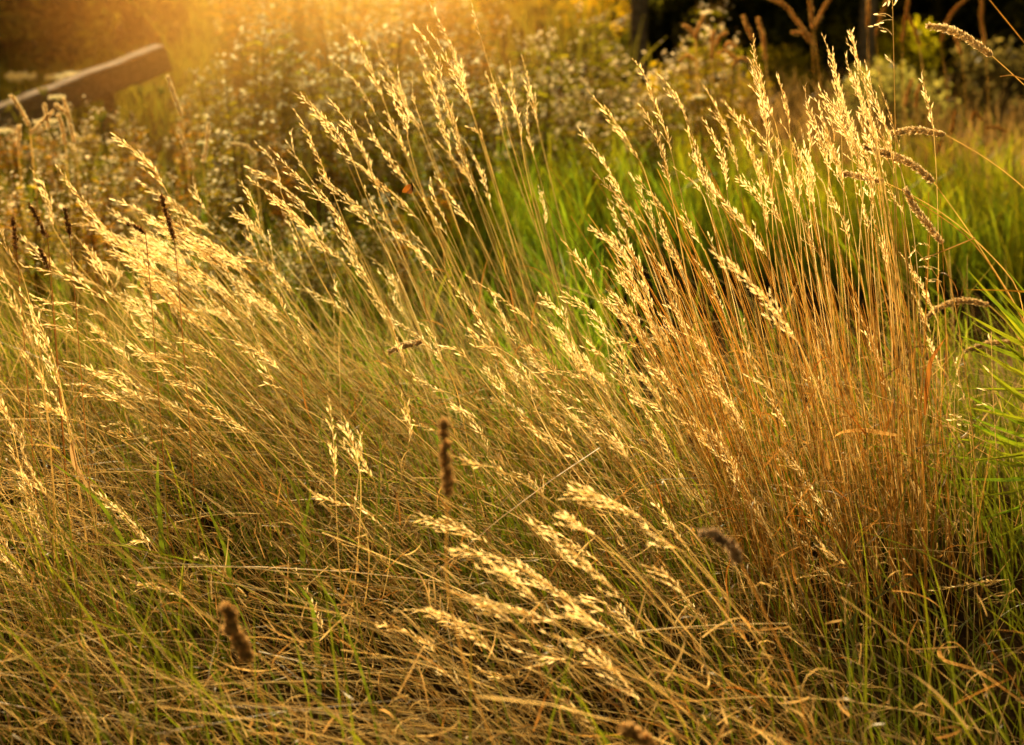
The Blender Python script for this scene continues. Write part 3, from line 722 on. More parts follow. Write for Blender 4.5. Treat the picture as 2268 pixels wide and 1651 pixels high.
def green_understorey():
    mb = MB()                                                    # between the dry stalks, in front
    n = 8500
    x, y = patch_pts(n, 1.6, 3.7)
    keep = rng.uniform(size=n) < np.interp(y, [1.6, 2.3, 2.9], [0.3, 0.55, 1.0]); x, y = x[keep], y[keep]; n = len(x)
    keep = (np.sin(x * 4.3 + 1.7) * np.sin(y * 5.1 + x) + rng.normal(0, 0.4, n) > -0.15) | (x > 0.85); x, y = x[keep], y[keep]; n = len(x)
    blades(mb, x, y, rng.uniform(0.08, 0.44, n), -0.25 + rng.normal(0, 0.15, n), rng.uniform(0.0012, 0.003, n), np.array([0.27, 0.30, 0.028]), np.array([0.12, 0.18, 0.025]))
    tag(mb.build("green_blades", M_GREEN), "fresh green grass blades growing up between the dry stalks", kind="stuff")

    mb = MB()                                                    # lush strip behind the right clump
    n = 8000
    x = rng.uniform(-0.45, 2.6, n); y = rng.uniform(4.85, 6.2, n) - 0.8 * (x < 0.35) * rng.uniform(0, 1, n)
    cl = np.sin(x * 5 + y * 2.3) * np.sin(y * 6.1 - x * 2) + rng.normal(0, 0.5, n)
    keep = cl > -0.15; x, y = x[keep], y[keep]; n = len(x)
    h = rng.uniform(0.14, 0.40, n) * np.interp(y, [4.7, 5.1, 6.9], [0.7, 1, 0.9])
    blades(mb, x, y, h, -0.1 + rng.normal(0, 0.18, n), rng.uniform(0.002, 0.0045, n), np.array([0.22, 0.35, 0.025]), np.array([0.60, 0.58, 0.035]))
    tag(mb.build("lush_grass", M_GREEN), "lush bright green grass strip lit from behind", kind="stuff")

    mb = MB()                                                    # middle ground green and mixed
    n = 9500
    y = rng.uniform(3.4, 5.4, n); x = rng.uniform(-1, 1, n) * (0.325 * y + 0.4)
    hollow = (x > 0.25) & (y > 3.4) & (y < 4.95) & (rng.uniform(size=n) < 0.96)
    x, y = x[~hollow], y[~hollow]; n = len(x)
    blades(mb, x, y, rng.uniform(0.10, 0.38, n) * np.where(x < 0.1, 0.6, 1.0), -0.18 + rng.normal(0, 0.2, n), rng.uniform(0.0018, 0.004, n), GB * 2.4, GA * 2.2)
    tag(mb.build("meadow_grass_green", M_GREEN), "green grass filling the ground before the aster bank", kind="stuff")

    mb = MB()
    n = 3600
    y = rng.uniform(3.3, 4.6, n); x = rng.uniform(-1, 1, n) * (0.325 * y + 0.4)
    keep = ~((x > 0.15) & (rng.uniform(size=n) < 0.95)); x, y = x[keep], y[keep]; n = len(x)
    blades(mb, x, y, rng.uniform(0.15, 0.38, n), -0.3 + rng.normal(0, 0.2, n), rng.uniform(0.0008, 0.0018, n), STEM_A, np.array([0.5, 0.36, 0.16]), bend=0.2)
    tag(mb.build("thin_straw", M_STRAW), "thin tawny stalks mixed into the middle of the meadow", kind="stuff")

    mb = MB()                                                    # rough dry grass behind on the right, along the path
    n = 5200
    x = rng.uniform(0.7, 4.2, n); y = rng.uniform(6.1, 8.6, n)
    blades(mb, x, y, rng.uniform(0.08, 0.27, n), -0.05 + rng.normal(0, 0.25, n), rng.uniform(0.002, 0.004, n), np.array([0.55, 0.38, 0.17]), np.array([0.34, 0.24, 0.10]))
    tag(mb.build("rough_dry_grass", M_STRAW), "rough brown dry grass at the foot of the dark bushes", kind="stuff")

    mb = MB()                                                    # low growth under and behind the beam
    n = 5200
    y = rng.uniform(5.2, 9.2, n); x = -y * rng.uniform(0.12, 0.42, n)
    blades(mb, x, y, rng.uniform(0.06, 0.22, n) * np.interp(y, [5.2, 9.2], [1.1, 0.8]), rng.normal(0, 0.3, n), rng.uniform(0.002, 0.005, n), np.array([0.30, 0.26, 0.04]), np.array([0.18, 0.20, 0.03]), bend=0.6)
    tag(mb.build("low_weeds", M_GREEN), "low olive weeds under and behind the wooden beam", kind="stuff")

    mb = MB()                                                    # far meadow beyond everything
    n = 14000
    x = rng.uniform(-9, 9, n); y = rng.uniform(6.6, 17, n)
    keep = ~((x > 0.7) & (y < 13.5)) & ~((x < -0.19 * y) & (y < 13)); x, y = x[keep], y[keep]; n = len(x)
    blades(mb, x, y, rng.uniform(0.15, 0.55, n), -0.1 + rng.normal(0, 0.25, n), rng.uniform(0.003, 0.008, n), np.array([0.30, 0.26, 0.05]), np.array([0.16, 0.17, 0.03]), k=5)
    tag(mb.build("far_meadow_grass", M_GREEN), "yellowing grass of the far meadow", kind="stuff")


dry_straw()
green_understorey()


# ------------------------------------------------------------------ asters: white-flowered bushy plants of the bank
def aster_meshes(seed, tall, flowers, tone):
    """Stem, foliage and blossom meshes of one plant, base at the origin."""
    global rng
    keep = rng; rng = np.random.default_rng(seed)
    st, fo, bl = MB(), MB(), MB()
    ns = 9
    tips = []
    for i in range(ns):
        az = rng.uniform(0, 6.28); sp = rng.uniform(0.03, 0.24) * tall
        h = tall * rng.uniform(0.72, 1.05)
        tip = np.array([math.cos(az) * sp - 0.06, math.sin(az) * sp, h])
        P = bez(np.zeros((1, 3)) + rng.normal(0, 0.015, 3) * np.array([1, 1, 0]), np.array([[tip[0] * 0.3, tip[1] * 0.3, h * 0.6]]), tip[None], 9)
        tubes(st, P, np.linspace(0.003, 0.001, 9)[None], np.tile(np.array([0.20, 0.13, 0.05]), (1, 9, 1)), 4)
        for j in range(12):                                       # side twigs in the upper half
            f = rng.uniform(0.4, 0.98); p = P[0, int(f * 8)]
            d = norm(np.array([rng.normal(0, 1), rng.normal(0, 1), 0.9])); q = p + d * rng.uniform(0.04, 0.13) * (1.25 - f) * 1.5
            tubes(st, np.stack([p, (p + q) / 2 + [0, 0, 0.008], q])[None], np.full((1, 3), 0.0008), np.tile(np.array([0.22, 0.15, 0.05]), (1, 3, 1)), 3)
            tips.append(q)
        tips.append(tip)
        nl = 105                                                  # leaves
        f = rng.uniform(0.1, 1, nl); ii = np.clip((f * 8).astype(int), 0, 8)
        p = P[0, ii]; az = rng.uniform(0, 6.28, nl)
        d = np.stack([np.cos(az), np.sin(az), rng.uniform(-0.1, 0.8, nl)], 1); d = norm(d)
        ln = rng.uniform(0.018, 0.055, nl)
        Pl = p[:, None] + d[:, None] * (np.linspace(0, 1, 4)[None, :, None] * ln[:, None, None]) + np.array([0, 0, -0.012]) * np.linspace(0, 1, 4)[None, :, None] ** 2
        S = norm(np.cross(d, [0, 0, 1.0]) + rng.normal(0, 0.3, (nl, 3)))
        W = rng.uniform(0.0013, 0.003, nl)[:, None] * np.array([0.4, 1, 0.8, 0.05])[None]
        Cc = mixc(tone[0], tone[1], rng.uniform(0, 1, nl)) * rng.uniform(0.7, 1.2, (nl, 1))
        ribbons(fo, Pl, W, np.repeat(S[:, None], 4, 1), np.repeat(Cc[:, None], 4, 1))
    tips = np.array(tips)
    nf = int(len(tips) * flowers)
    for p in tips[rng.permutation(len(tips))[:nf]]:
        if rng.uniform() < 0.45: continue
        for _ in range(rng.integers(2, 7)):
            c = p + rng.normal(0, 0.014, 3)
            nrm = norm(np.array([rng.normal(0, 0.6), rng.normal(-0.3, 0.6), 1.0]))
            a = norm(np.cross(nrm, [1, 0, 0.1])); b = np.cross(nrm, a)
            m = 10; ang = np.arange(m) * 2 * math.pi / m + rng.uniform(0, 1)
            rr = rng.uniform(0.0045, 0.0085)
            d = a * np.cos(ang)[:, None] + b * np.sin(ang)[:, None]
            Pl = c + d[:, None] * (np.array([0.25, 0.7, 1.0])[None, :, None] * rr) + nrm * (np.array([0, 0.25, 0.2])[None, :, None] * rr)
            S = np.repeat(np.cross(nrm, d)[:, None], 3, 1)
            ribbons(bl, Pl, np.tile(np.array([0.1, 0.2, 0.06]) * rr * 1.3, (m, 1)), S, np.tile(np.array([0.80, 0.76, 0.66]), (m, 3, 1)))
            cv = c + d * rr * 0.3 + nrm * rr * 0.1
            V = np.concatenate([cv, [c + nrm * rr * 0.35]])
            bl.add(V, [[i, (i + 1) % m, m] for i in range(m)], np.array([0.55, 0.38, 0.06]))
    rng = keep
    return [x.build(nm, mt) for x, nm, mt in ((st, "stem", M_STRAW), (fo, "foliage", M_ASTER), (bl, "blossom", M_PETAL))]


T_OL = (np.array([0.30, 0.33, 0.03]), np.array([0.48, 0.42, 0.05]))
T_GO = (np.array([0.48, 0.34, 0.05]), np.array([0.60, 0.42, 0.07]))
T_GR = (np.array([0.22, 0.31, 0.025]), np.array([0.38, 0.40, 0.04]))
PROTO = []
for s, (t_, f_, tone) in enumerate([(0.62, 0.55, T_OL), (0.7, 0.5, T_GR), (0.55, 0.65, T_OL), (0.6, 0.4, T_GO), (0.72, 0.45, T_GO), (0.5, 0.65, T_GR)]):
    PROTO.append(aster_meshes(100 + s, t_, f_, tone))
used_proto = set()


def aster(pid, x, y, rz, sc, label, group):
    th = empty("aster_plant", (x, y, float(ground_z(x, y)) - 0.005), label, "wildflower", group)
    th.rotation_euler = (0, 0, rz); th.scale = (sc, sc, sc)
    for o in PROTO[pid]:
        if pid in used_proto:
            o2 = o.copy(); col.objects.link(o2)
        else:
            o2 = o
        o2.parent = th
    used_proto.add(pid)


AST = [
    # (u, v) on the ground line of each stand, how many, depth range, half width, plant kinds, label, group
    (900, 5.0, 5.9, -0.95, -0.05, 16, (0, 1, 2), "bushy white-flowered aster behind the tallest middle clump", "asters behind the middle clump"),
    (0, 5.2, 6.6, 0.0, 0.75, 15, (1, 0, 5), "green aster with white flower clusters between the middle and right clumps", "asters between the two tall clumps"),
    (0, 6.4, 8.4, -1.25, -0.15, 24, (3, 4, 3), "golden backlit aster on the crest of the bank", "backlit asters on the bank's crest"),
    (0, 3.9, 5.6, -1.8, -0.15, 52, (2, 0, 3, 5), "low white-flowered aster above the sunlit sweep", "asters above the sunlit sweep"),
    (0, 4.7, 5.7, -2.0, -1.0, 18, (2, 5, 3), "white-flowered aster just in front of the wooden beam", "asters before the beam"),
]
for _, y0, y1, x0, x1, n, kinds, lab, grp in AST:
    for i in range(n):
        fx = (i + rng.uniform(0.1, 0.9)) / n
        y = rng.uniform(y0, y1)
        x = x0 + (x1 - x0) * fx
        x *= y / ((y0 + y1) / 2)
        sc = rng.uniform(0.8, 1.1)
        if "sunlit sweep" in lab: sc *= 0.68
        if "beam" in lab: sc *= 0.56
        aster(int(rng.choice(kinds)), x, y, rng.uniform(0, 6.28), sc, lab, grp)


# umbels: nest-like green heads and flat white ones near the beam
def umbel(u, v, Y, r, nest, label, group):
    c = at(u, v, Y); root = np.array([c[0] + 0.03, c[1], float(ground_z(c[0] + 0.03, c[1]))])
    th = empty("wild_carrot", root, label, "wildflower", group)
    mb = MB(); P = smooth_path([root, root * 0.4 + c * 0.6 + [0.01, 0, 0], c - [0, 0, r * (0.9 if nest else 0.5)]], 12)
    tubes(mb, P[None], np.linspace(0.0022, 0.0014, 12)[None], np.tile(np.array([0.14, 0.16, 0.04]), (1, 12, 1)), 4)
    mb.build("stem", M_STRAW, th, root)
    mb = MB(); hub = P[-1]; n = 34
    az = rng.uniform(0, 6.28, n); rr = np.sqrt(rng.uniform(0.02, 1, n)) * r
    if nest:
        ends = hub + np.stack([np.cos(az) * rr, np.sin(az) * rr, r * (0.5 + 1.1 * (rr / r))], 1)
        mids = hub + np.stack([np.cos(az) * rr * 1.15, np.sin(az) * rr * 1.15, r * 0.45 * np.ones(n)], 1)
    else:
        ends = hub + np.stack([np.cos(az) * rr, np.sin(az) * rr, r * (0.5 - 0.15 * (rr / r) ** 2)], 1)
        mids = hub * 0.5 + ends * 0.5 + [0, 0, -0.1 * r]
    tubes(mb, bez(np.tile(hub, (n, 1)), mids, ends, 5), np.full((n, 5), 0.0007), np.tile(np.array([0.20, 0.22, 0.05]), (n, 5, 1)), 3)
    B = np.repeat(ends, 12, 0) + rng.normal(0, r * 0.09, (n * 12, 3)); D = rng.normal(0, 1, (n * 12, 3)) + [0, 0, 0.7]
    cc = np.array([0.30, 0.26, 0.07]) if nest else np.array([0.76, 0.74, 0.6])
    spikelets(mb, B, D, np.full(n * 12, r * 0.13), np.full(n * 12, r * 0.045), np.tile(cc, (n * 12, 1)) * rng.uniform(0.7, 1.1, (n * 12, 1)))
    mb.build("flower_head", M_PETAL, th, root)


UG = "wild carrots by the beam"
umbel(222, 258, 4.6, 0.017, True, "largest round green wild carrot nest, below the beam's middle", UG)
umbel(96, 202, 5.4, 0.016, True, "round green wild carrot nest in front of the beam's low end", UG)
umbel(311, 198, 5.4, 0.014, True, "small green wild carrot nest under the beam, nearer its middle", UG)
umbel(356, 200, 5.4, 0.015, True, "small green wild carrot nest under the beam's high end", UG)
umbel(45, 168, 7.0, 0.06, False, "broad pale wild carrot umbel farthest left above the beam", UG)
umbel(124, 170, 6.9, 0.045, False, "greenish white wild carrot umbel touching the beam's top edge", UG)
umbel(160, 163, 6.9, 0.04, False, "white wild carrot umbel right of the greenish one on the beam", UG)
umbel(128, 214, 5.4, 0.026, False, "flat white wild carrot umbel seen edge-on before the beam", UG)
umbel(100, 268, 5.0, 0.03, False, "flat white wild carrot umbel below the beam's low end", UG)
umbel(8, 290, 4.8, 0.03, False, "rounded white wild carrot umbel at the left edge under the beam", UG)
umbel(447, 316, 4.8, 0.02, False, "small flat white wild carrot umbel among the asters", UG)
umbel(1548, 214, 5.2, 0.022, False, "lone white umbel in the yellow weeds beside the right clump", None)


# ------------------------------------------------------------------ weathered beam on its prop
def box(mb, a, b, w, h, up=(0, 0, 1), jit=0.004, k=14):
    a, b = np.array(a, float), np.array(b, float); T = norm(b - a)
    s = norm(np.cross(T, up)); uu = np.cross(s, T)
    ring = np.array([(-1, -0.8), (-0.8, -1), (0.8, -1), (1, -0.8), (1, 0.8), (0.8, 1), (-0.8, 1), (-1, 0.8)])
    V = []
    for i in range(k):
        p = a + (b - a) * i / (k - 1)
        wob = 1 + rng.normal(0, jit * 8)
        for q in ring:
            V.append(p + s * q[0] * w / 2 * wob + uu * q[1] * h / 2 * wob + rng.normal(0, jit * 0.4, 3))
    m = len(ring)
    F = [[i * m + j, i * m + (j + 1) % m, (i + 1) * m + (j + 1) % m, (i + 1) * m + j] for i in range(k - 1) for j in range(m)]
    mb.add(V, F, np.array([0.3, 0.2, 0.15]))
    for e in (0, k - 1):
        i0 = e * m
        mb.add(np.array(V[i0:i0 + m] + [a if e == 0 else b]), [[j, (j + 1) % m, m] for j in range(m)], np.array([0.25, 0.17, 0.12]))


YB = 6.6
b0, b1 = at(-260, 366, YB - 0.5), at(362, 128, YB + 0.25)
th = empty("wooden_beam", (b0[0], b0[1], float(ground_z(b0[0], b0[1]))), "weathered grey-brown wooden beam slanting up out of the flowers", "beam")
mb = MB(); box(mb, b0, b1, 0.09, 0.105, jit=0.0035, k=26); mb.build("rail", M_WOOD, th, th.location, smooth=False)
p = at(236, 186, YB + 0.15)
mb = MB(); box(mb, (p[0], p[1] + 0.02, float(ground_z(p[0], p[1])) - 0.05), (p[0], p[1] + 0.02, p[2] - 0.03), 0.045, 0.045, up=(0, 1, 0), k=6); mb.build("post", M_WOOD, th, th.location, smooth=False)



# ------------------------------------------------------------------ shrubs and trees
def leaf_cloud(mb, centers, radii, n_each, size, ca, cb, flat=0.8):
    for c, r in zip(centers, radii):
        n = n_each
        d = norm(rng.normal(size=(n, 3))); rr = r * rng.uniform(0.25, 1, (n, 1)) ** 0.6
        p = np.asarray(c) + d * rr * np.array([1, 1, flat])
        keep = p[:, 2] > 0.02; p = p[keep]; n = len(p)
        if n == 0: continue
        a = norm(rng.normal(size=(n, 3))); b = norm(np.cross(a, rng.normal(size=(n, 3))))
        s = size * rng.uniform(0.6, 1.3, (n, 1))
        V = np.stack([p - a * s, p + b * s * 0.45, p + a * s, p - b * s * 0.45], 1)
        F = (np.arange(n)[:, None] * 4 + np.arange(4)[None])
        sh = 0.5 + 1.0 * rng.uniform()
        Cc = mixc(ca, cb, rng.uniform(0, 1, n)) * sh
        mb.add(V, F, np.repeat(Cc, 4, 0))


def limb(mb, a, b, r0, r1, c, k=8, wob=0.05):
    t = np.linspace(0, 1, k)[:, None]
    P = np.array(a) * (1 - t) + np.array(b) * t + np.concatenate([np.zeros((1, 3)), rng.normal(0, wob * np.linalg.norm(np.array(b) - np.array(a)) / 3, (k - 1, 3))])
    for _ in range(2): P[1:-1] = (P[:-2] + 2 * P[1:-1] + P[2:]) / 4
    tubes(mb, P[None], np.linspace(r0, r1, k)[None], np.tile(np.array(c), (1, k, 1)) * rng.uniform(0.7, 1.3, (1, k, 1)), 7)
    return P


def shrub(name, x, y, w, h, n_cl, n_leaf, size, ca, cb, label, group, cat="shrub"):
    z = float(ground_z(x, y)); root = np.array([x, y, z])
    th = empty(name, root, label, cat, group)
    st, cr = MB(), MB(); cs, rs = [], []
    for i in range(n_cl):
        az = rng.uniform(0, 6.28); q = math.sqrt(rng.uniform()); f = rng.uniform(0.08, 1)
        c = root + np.array([math.cos(az) * q * w * (1.05 - 0.55 * f), math.sin(az) * q * w * (1.05 - 0.55 * f), f * h])
        cs.append(c); rs.append(rng.uniform(0.16, 0.3) * w + 0.05)
        if i % 3 == 0: limb(st, root + rng.normal(0, 0.03, 3) * [1, 1, 0], c, 0.018, 0.005, (0.06, 0.04, 0.025))
    leaf_cloud(cr, cs, rs, n_leaf, size, ca, cb)
    st.build("branches", M_BARK, th, root); cr.build("crown", M_LEAF, th, root)


def tree(x, y, tr, h, spread, lab, group, ca, cb, lean=0.0, first=1.7):
    z = float(ground_z(x, y)); root = np.array([x, y, z - 0.05])
    th = empty("slender_tree", root, lab, "tree", group)
    tk, cr = MB(), MB()
    top = root + np.array([lean * h, 0, h])
    P = limb(tk, root, top, tr, tr * 0.35, (0.15, 0.105, 0.08), 14, 0.012)
    cs, rs = [], []
    for i in range(22):
        f = rng.uniform(first / h, 1); p = P[int(f * 13)]
        az = rng.uniform(0, 6.28); l = spread * rng.uniform(0.4, 1) * (1.2 - f * 0.7)
        e = p + np.array([math.cos(az) * l, math.sin(az) * l, l * rng.uniform(0.2, 0.7)])
        limb(tk, p, e, tr * 0.3, tr * 0.08, (0.15, 0.105, 0.08))
        cs += [e, (p + e) / 2 + rng.normal(0, 0.1, 3)]; rs += [rng.uniform(0.25, 0.5) * spread * 0.6, rng.uniform(0.2, 0.35) * spread * 0.6]
    leaf_cloud(cr, cs, rs, 170, 0.035, ca, cb)
    tk.build("trunk", M_BARK, th, root); cr.build("crown", M_LEAF, th, root)


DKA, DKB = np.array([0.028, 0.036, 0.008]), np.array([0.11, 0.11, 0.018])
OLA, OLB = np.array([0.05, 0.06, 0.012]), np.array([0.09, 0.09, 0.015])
gB = "dark bushes behind the meadow"
for (u, Y, w, h, lab) in (
    (1560, 9.6, 0.42, 0.8, "dark bush behind the tawny reed heads, nearest the middle"), (1690, 9.3, 0.5, 0.85, "dark dense bush between the forked reed tuft and the yellow weeds"),
    (1800, 9.2, 0.42, 0.85, "dark tall bush directly left of the slender trunk"), (2000, 10.4, 0.7, 1.0, "dark bush behind the yellow-green shrub"),
    (2150, 9.4, 0.5, 0.9, "dark bush behind the arching foxtail head"), (2290, 9.0, 0.55, 0.9, "dark bush at the right edge behind the grey-green weeds"),
    (2450, 10.2, 0.9, 1.2, "dark bush just beyond the right edge"),
):
    p = at(u, 200, Y)
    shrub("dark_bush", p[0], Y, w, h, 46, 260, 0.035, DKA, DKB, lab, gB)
p = ray(1915, 200); t = 8.6 / p[1]
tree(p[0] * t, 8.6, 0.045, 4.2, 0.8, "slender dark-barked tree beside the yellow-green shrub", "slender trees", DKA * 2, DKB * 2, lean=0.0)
p = ray(1412, 120); t = 8.9 / p[1]
tree(p[0] * t, 8.9, 0.05, 3.8, 0.8, "slender brown tree behind the asters between the tall clumps", "slender trees", OLA, OLB, lean=0.02)
for (u, v, w, h, ca, cb, nm, lab) in (
    (1990, 225, 0.34, 0.34, (0.44, 0.46, 0.02), (0.60, 0.55, 0.025), "yellow_shrub", "bright yellow-green shrub right of the slender trunk"),
    (1850, 215, 0.14, 0.40, (0.40, 0.38, 0.02), (0.52, 0.45, 0.025), "yellow_shrub", "small yellow-green shrub just left of the slender trunk"),
    (1960, 300, 0.36, 0.26, (0.30, 0.31, 0.13), (0.40, 0.38, 0.17), "grey_herb", "grey-green feathery herb in front of the yellow-green shrub"),
    (2190, 290, 0.24, 0.34, (0.19, 0.17, 0.09), (0.27, 0.23, 0.12), "grey_herb", "grey-green wispy herb by the right edge before the dark bushes"),
    (1730, 240, 0.22, 0.26, (0.28, 0.30, 0.02), (0.4, 0.36, 0.03), "yellow_shrub", "low yellow-green shrub under the forked reed heads"),
    (1500, 150, 0.40, 0.5, (0.50, 0.38, 0.02), (0.6, 0.42, 0.025), "yellow_shrub", "golden yellow weeds behind the slender brown tree's foot"),
    (1560, 330, 0.3, 0.36, (0.46, 0.38, 0.02), (0.56, 0.42, 0.025), "yellow_shrub", "golden yellow weeds behind the loose clump's tips"),
    (520, 75, 0.5, 0.42, (0.40, 0.36, 0.03), (0.55, 0.42, 0.05), "yellow_shrub", "golden weeds in the glow right of the beam's high end"),
    (700, 60, 0.45, 0.5, (0.30, 0.32, 0.03), (0.5, 0.40, 0.05), "yellow_shrub", "olive golden weeds at the top in the middle of the glow"),
    (900, 85, 0.5, 0.42, (0.36, 0.36, 0.03), (0.52, 0.42, 0.05), "yellow_shrub", "olive weeds at the top behind the tallest middle heads"),
    (1110, 70, 0.5, 0.5, (0.40, 0.36, 0.03), (0.55, 0.42, 0.05), "yellow_shrub", "golden weeds at the top between middle clump and slender brown tree"),
    (1330, 100, 0.5, 0.5, (0.48, 0.34, 0.03), (0.58, 0.4, 0.04), "yellow_shrub", "broad golden weeds above the asters"),
):
    g = ground_at(u, v)
    shrub(nm, g[0], g[1], w, h, 22, 75, 0.019, np.array(ca), np.array(cb), lab, None)
gL = "shadowed shrubs at the top left"
for (u, Y, w, h, a, b, lab) in (
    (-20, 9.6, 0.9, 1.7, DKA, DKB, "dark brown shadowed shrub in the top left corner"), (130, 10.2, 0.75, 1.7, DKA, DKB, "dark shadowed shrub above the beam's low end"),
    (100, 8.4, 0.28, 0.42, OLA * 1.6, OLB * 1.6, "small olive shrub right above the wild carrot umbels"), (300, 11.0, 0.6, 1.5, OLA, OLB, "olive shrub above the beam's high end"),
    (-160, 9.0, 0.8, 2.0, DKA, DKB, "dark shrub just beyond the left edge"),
):
    p = at(u, 130, Y)
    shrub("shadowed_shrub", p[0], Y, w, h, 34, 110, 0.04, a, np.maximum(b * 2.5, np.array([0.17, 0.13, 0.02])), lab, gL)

# ------------------------------------------------------------------ reed plant at the right edge
th_root = ground_at(2420, 1120)
th = empty("reed_plant", th_root, "green reed plant with long pointed blades fanning in from the right edge", "reed")
mb = MB(); P = smooth_path([th_root, th_root + [0.01, 0, 0.25], th_root + [-0.02, 0, 0.62]], 14)
tubes(mb, P[None], np.linspace(0.006, 0.003, 14)[None], np.tile(np.array([0.12, 0.17, 0.03]), (1, 14, 1)), 6); mb.build("stem", M_GREEN, th, th_root)
RB = [(2145, 600, 2268, 738, 2), (2228, 596, 2290, 668, 1.6), (2138, 642, 2300, 639, 1.2), (2161, 634, 2275, 735, 2), (2150, 712, 2268, 794, 1.6), (2121, 743, 2268, 795, 2.2), (2158, 780, 2268, 832, 1.5),
      (2155, 803, 2268, 895, 2.2), (2175, 811, 2268, 884, 1.8), (2102, 859, 2290, 863, 1.8), (2124, 867, 2275, 944, 2), (2136, 901, 2275, 936, 2), (2136, 918, 2275, 968, 2), (2085, 970, 2290, 986, 1.6),
      (2130, 1025, 2290, 1006, 1.8), (2190, 1196, 2290, 1155, 2), (2205, 680, 2280, 770, 2), (2200, 740, 2280, 815, 2.2), (2215, 660, 2290, 750, 2), (2180, 850, 2280, 925, 2), (2160, 945, 2290, 1000, 1.8), (2215, 790, 2290, 860, 2), (2220, 900, 2290, 960, 2),
      (2095, 1010, 2280, 1040, 2), (2120, 1060, 2280, 1070, 2.2), (2110, 925, 2280, 1000, 2.2), (2150, 1100, 2280, 1095, 2), (2165, 1150, 2285, 1125, 2.2), (2140, 760, 2280, 850, 2.2), (2170, 985, 2285, 1030, 2.4), (2190, 620, 2285, 720, 2.2), (2130, 690, 2280, 775, 2), (2210, 1240, 2290, 1180, 2.2)]
for i, (ut, vt, um, vm, w) in enumerate(RB):
    Y = 2.72 + rng.normal(0, 0.08)
    tip, m = at(ut, vt, Y - 0.05), at(um, vm, Y)
    base = P[int(np.clip(2 + i * 0.4, 2, 13))] + rng.normal(0, 0.006, 3)
    path = smooth_path([base, m + (m - tip) * 0.25, m, (m + tip) / 2 + rng.normal(0, 0.004, 3), tip], 18)
    T = norm(np.gradient(path, axis=0)); S = norm(np.cross(T, [0.35, 0.9, -0.2]) + rng.normal(0, 0.3, 3))
    wd = 0.0031 * w * np.clip((1 - np.linspace(0, 1, 18)) / 0.3, 0.03, 1) ** 0.75
    c = mixc(np.array([0.14, 0.26, 0.022]), np.array([0.30, 0.36, 0.03]), rng.uniform())
    if i == 2: c = np.array([0.42, 0.24, 0.04])
    mb = MB(); fold = norm(np.cross(T, S))
    ribbons(mb, (path + S * wd[:, None] * 0.5 + fold * wd[:, None] * 0.1)[None], (wd * 0.5)[None], norm(S + fold * 0.5)[None], np.tile(c, (1, 18, 1)))
    ribbons(mb, (path - S * wd[:, None] * 0.5 + fold * wd[:, None] * 0.1)[None], (wd * 0.5)[None], norm(S - fold * 0.5)[None], np.tile(c * 0.9, (1, 18, 1)))
    o = mb.build("leaf", M_GREEN, th, th_root)
    if i == 2: o["label"] = "dry orange-brown reed blade"

# ------------------------------------------------------------------ single green blades and curled leaves that stand out
def lone_leaf(name, pts, Y, w, c, label, cat, mat):
    P = smooth_path([at(u, v, Y + dy) for u, v, dy in pts], 24)
    T = norm(np.gradient(P, axis=0)); S = norm(np.cross(T, [0.15, 1.0, 0.3]))
    wd = w * np.clip(np.sin(np.linspace(0.12, 0.99, 24) * math.pi) ** 0.7, 0.05, 1)
    mb = MB(); ribbons(mb, P[None], wd[None], S[None], (np.linspace(0.8, 1.05, 24)[:, None] * np.array(c))[None])
    o = mb.build(name, mat, None, P[0]); o.location = [float(x) for x in P[0]]
    return tag(o, label, cat)


GL = (0.15, 0.21, 0.03)
for pts, Y, lab in (
    ([(290, 1235, 0), (230, 1120, 0), (165, 1060, 0), (105, 1018, 0)], 2.4, "broad green blade crossing beside the bright leaning head low left"),
    ([(505, 1230, 0), (480, 1170, 0), (455, 1112, 0)], 2.4, "pointed green blade in the middle of the lower left tangle"),
    ([(355, 1150, 0), (348, 1080, 0), (350, 1005, 0)], 2.45, "upright green blade beneath the drooping heads on the left"),
    ([(668, 1190, 0), (680, 1130, 0), (690, 1085, 0)], 2.5, "green blade left of the upright pale spike"),
    ([(1795, 1640, 0), (1755, 1560, 0), (1745, 1500, 0), (1705, 1450, 0)], 2.2, "wavy green blade among the brown stalks at the bottom right"),
    ([(1005, 1690, 0), (985, 1620, 0), (960, 1560, 0)], 2.1, "bright green blade rising at the bottom edge, leaning left"),
    ([(1015, 1690, 0), (1020, 1620, 0), (1012, 1560, 0)], 2.1, "bright upright green blade at the bottom edge"),
    ([(700, 1400, 0), (690, 1330, 0), (655, 1290, 0)], 2.2, "green blade behind the thin spike low on the left"),
    ([(2240, 1670, 0), (2232, 1640, 0), (2225, 1600, 0)], 2.1, "short green blade in the bottom right corner"),
):
    P0 = pts[0]
    pts = [(P0[0] + 10, P0[1] + 200, 0)] + pts
    lone_leaf("grass_blade", pts, Y, 0.0042, GL, lab, "grass blade", M_GREEN)
lone_leaf("curled_leaf", [(2270, 1560, 0), (2160, 1480, 0), (2085, 1465, -.02), (2076, 1440, -.05), (2095, 1420, -.02), (2125, 1425, .03), (2145, 1450, .03)], 2.15, 0.0032, (0.6, 0.4, 0.2), "large curled tan dry leaf low on the right", "leaf", M_STRAW)
lone_leaf("curled_leaf", [(195, 1080, 0), (165, 1030, 0), (158, 985, 0), (172, 966, .02), (186, 972, .03)], 2.45, 0.0045, (0.55, 0.4, 0.26), "curled pinkish dry leaf in the tangle at the left", "leaf", M_STRAW)
lone_leaf("curled_leaf", [(1990, 965, 0), (1910, 952, 0), (1862, 957, 0), (1845, 970, 0)], 2.6, 0.0042, (0.6, 0.4, 0.18), "broad bent tan leaf across the upright clump's stalks", "leaf", M_STRAW)
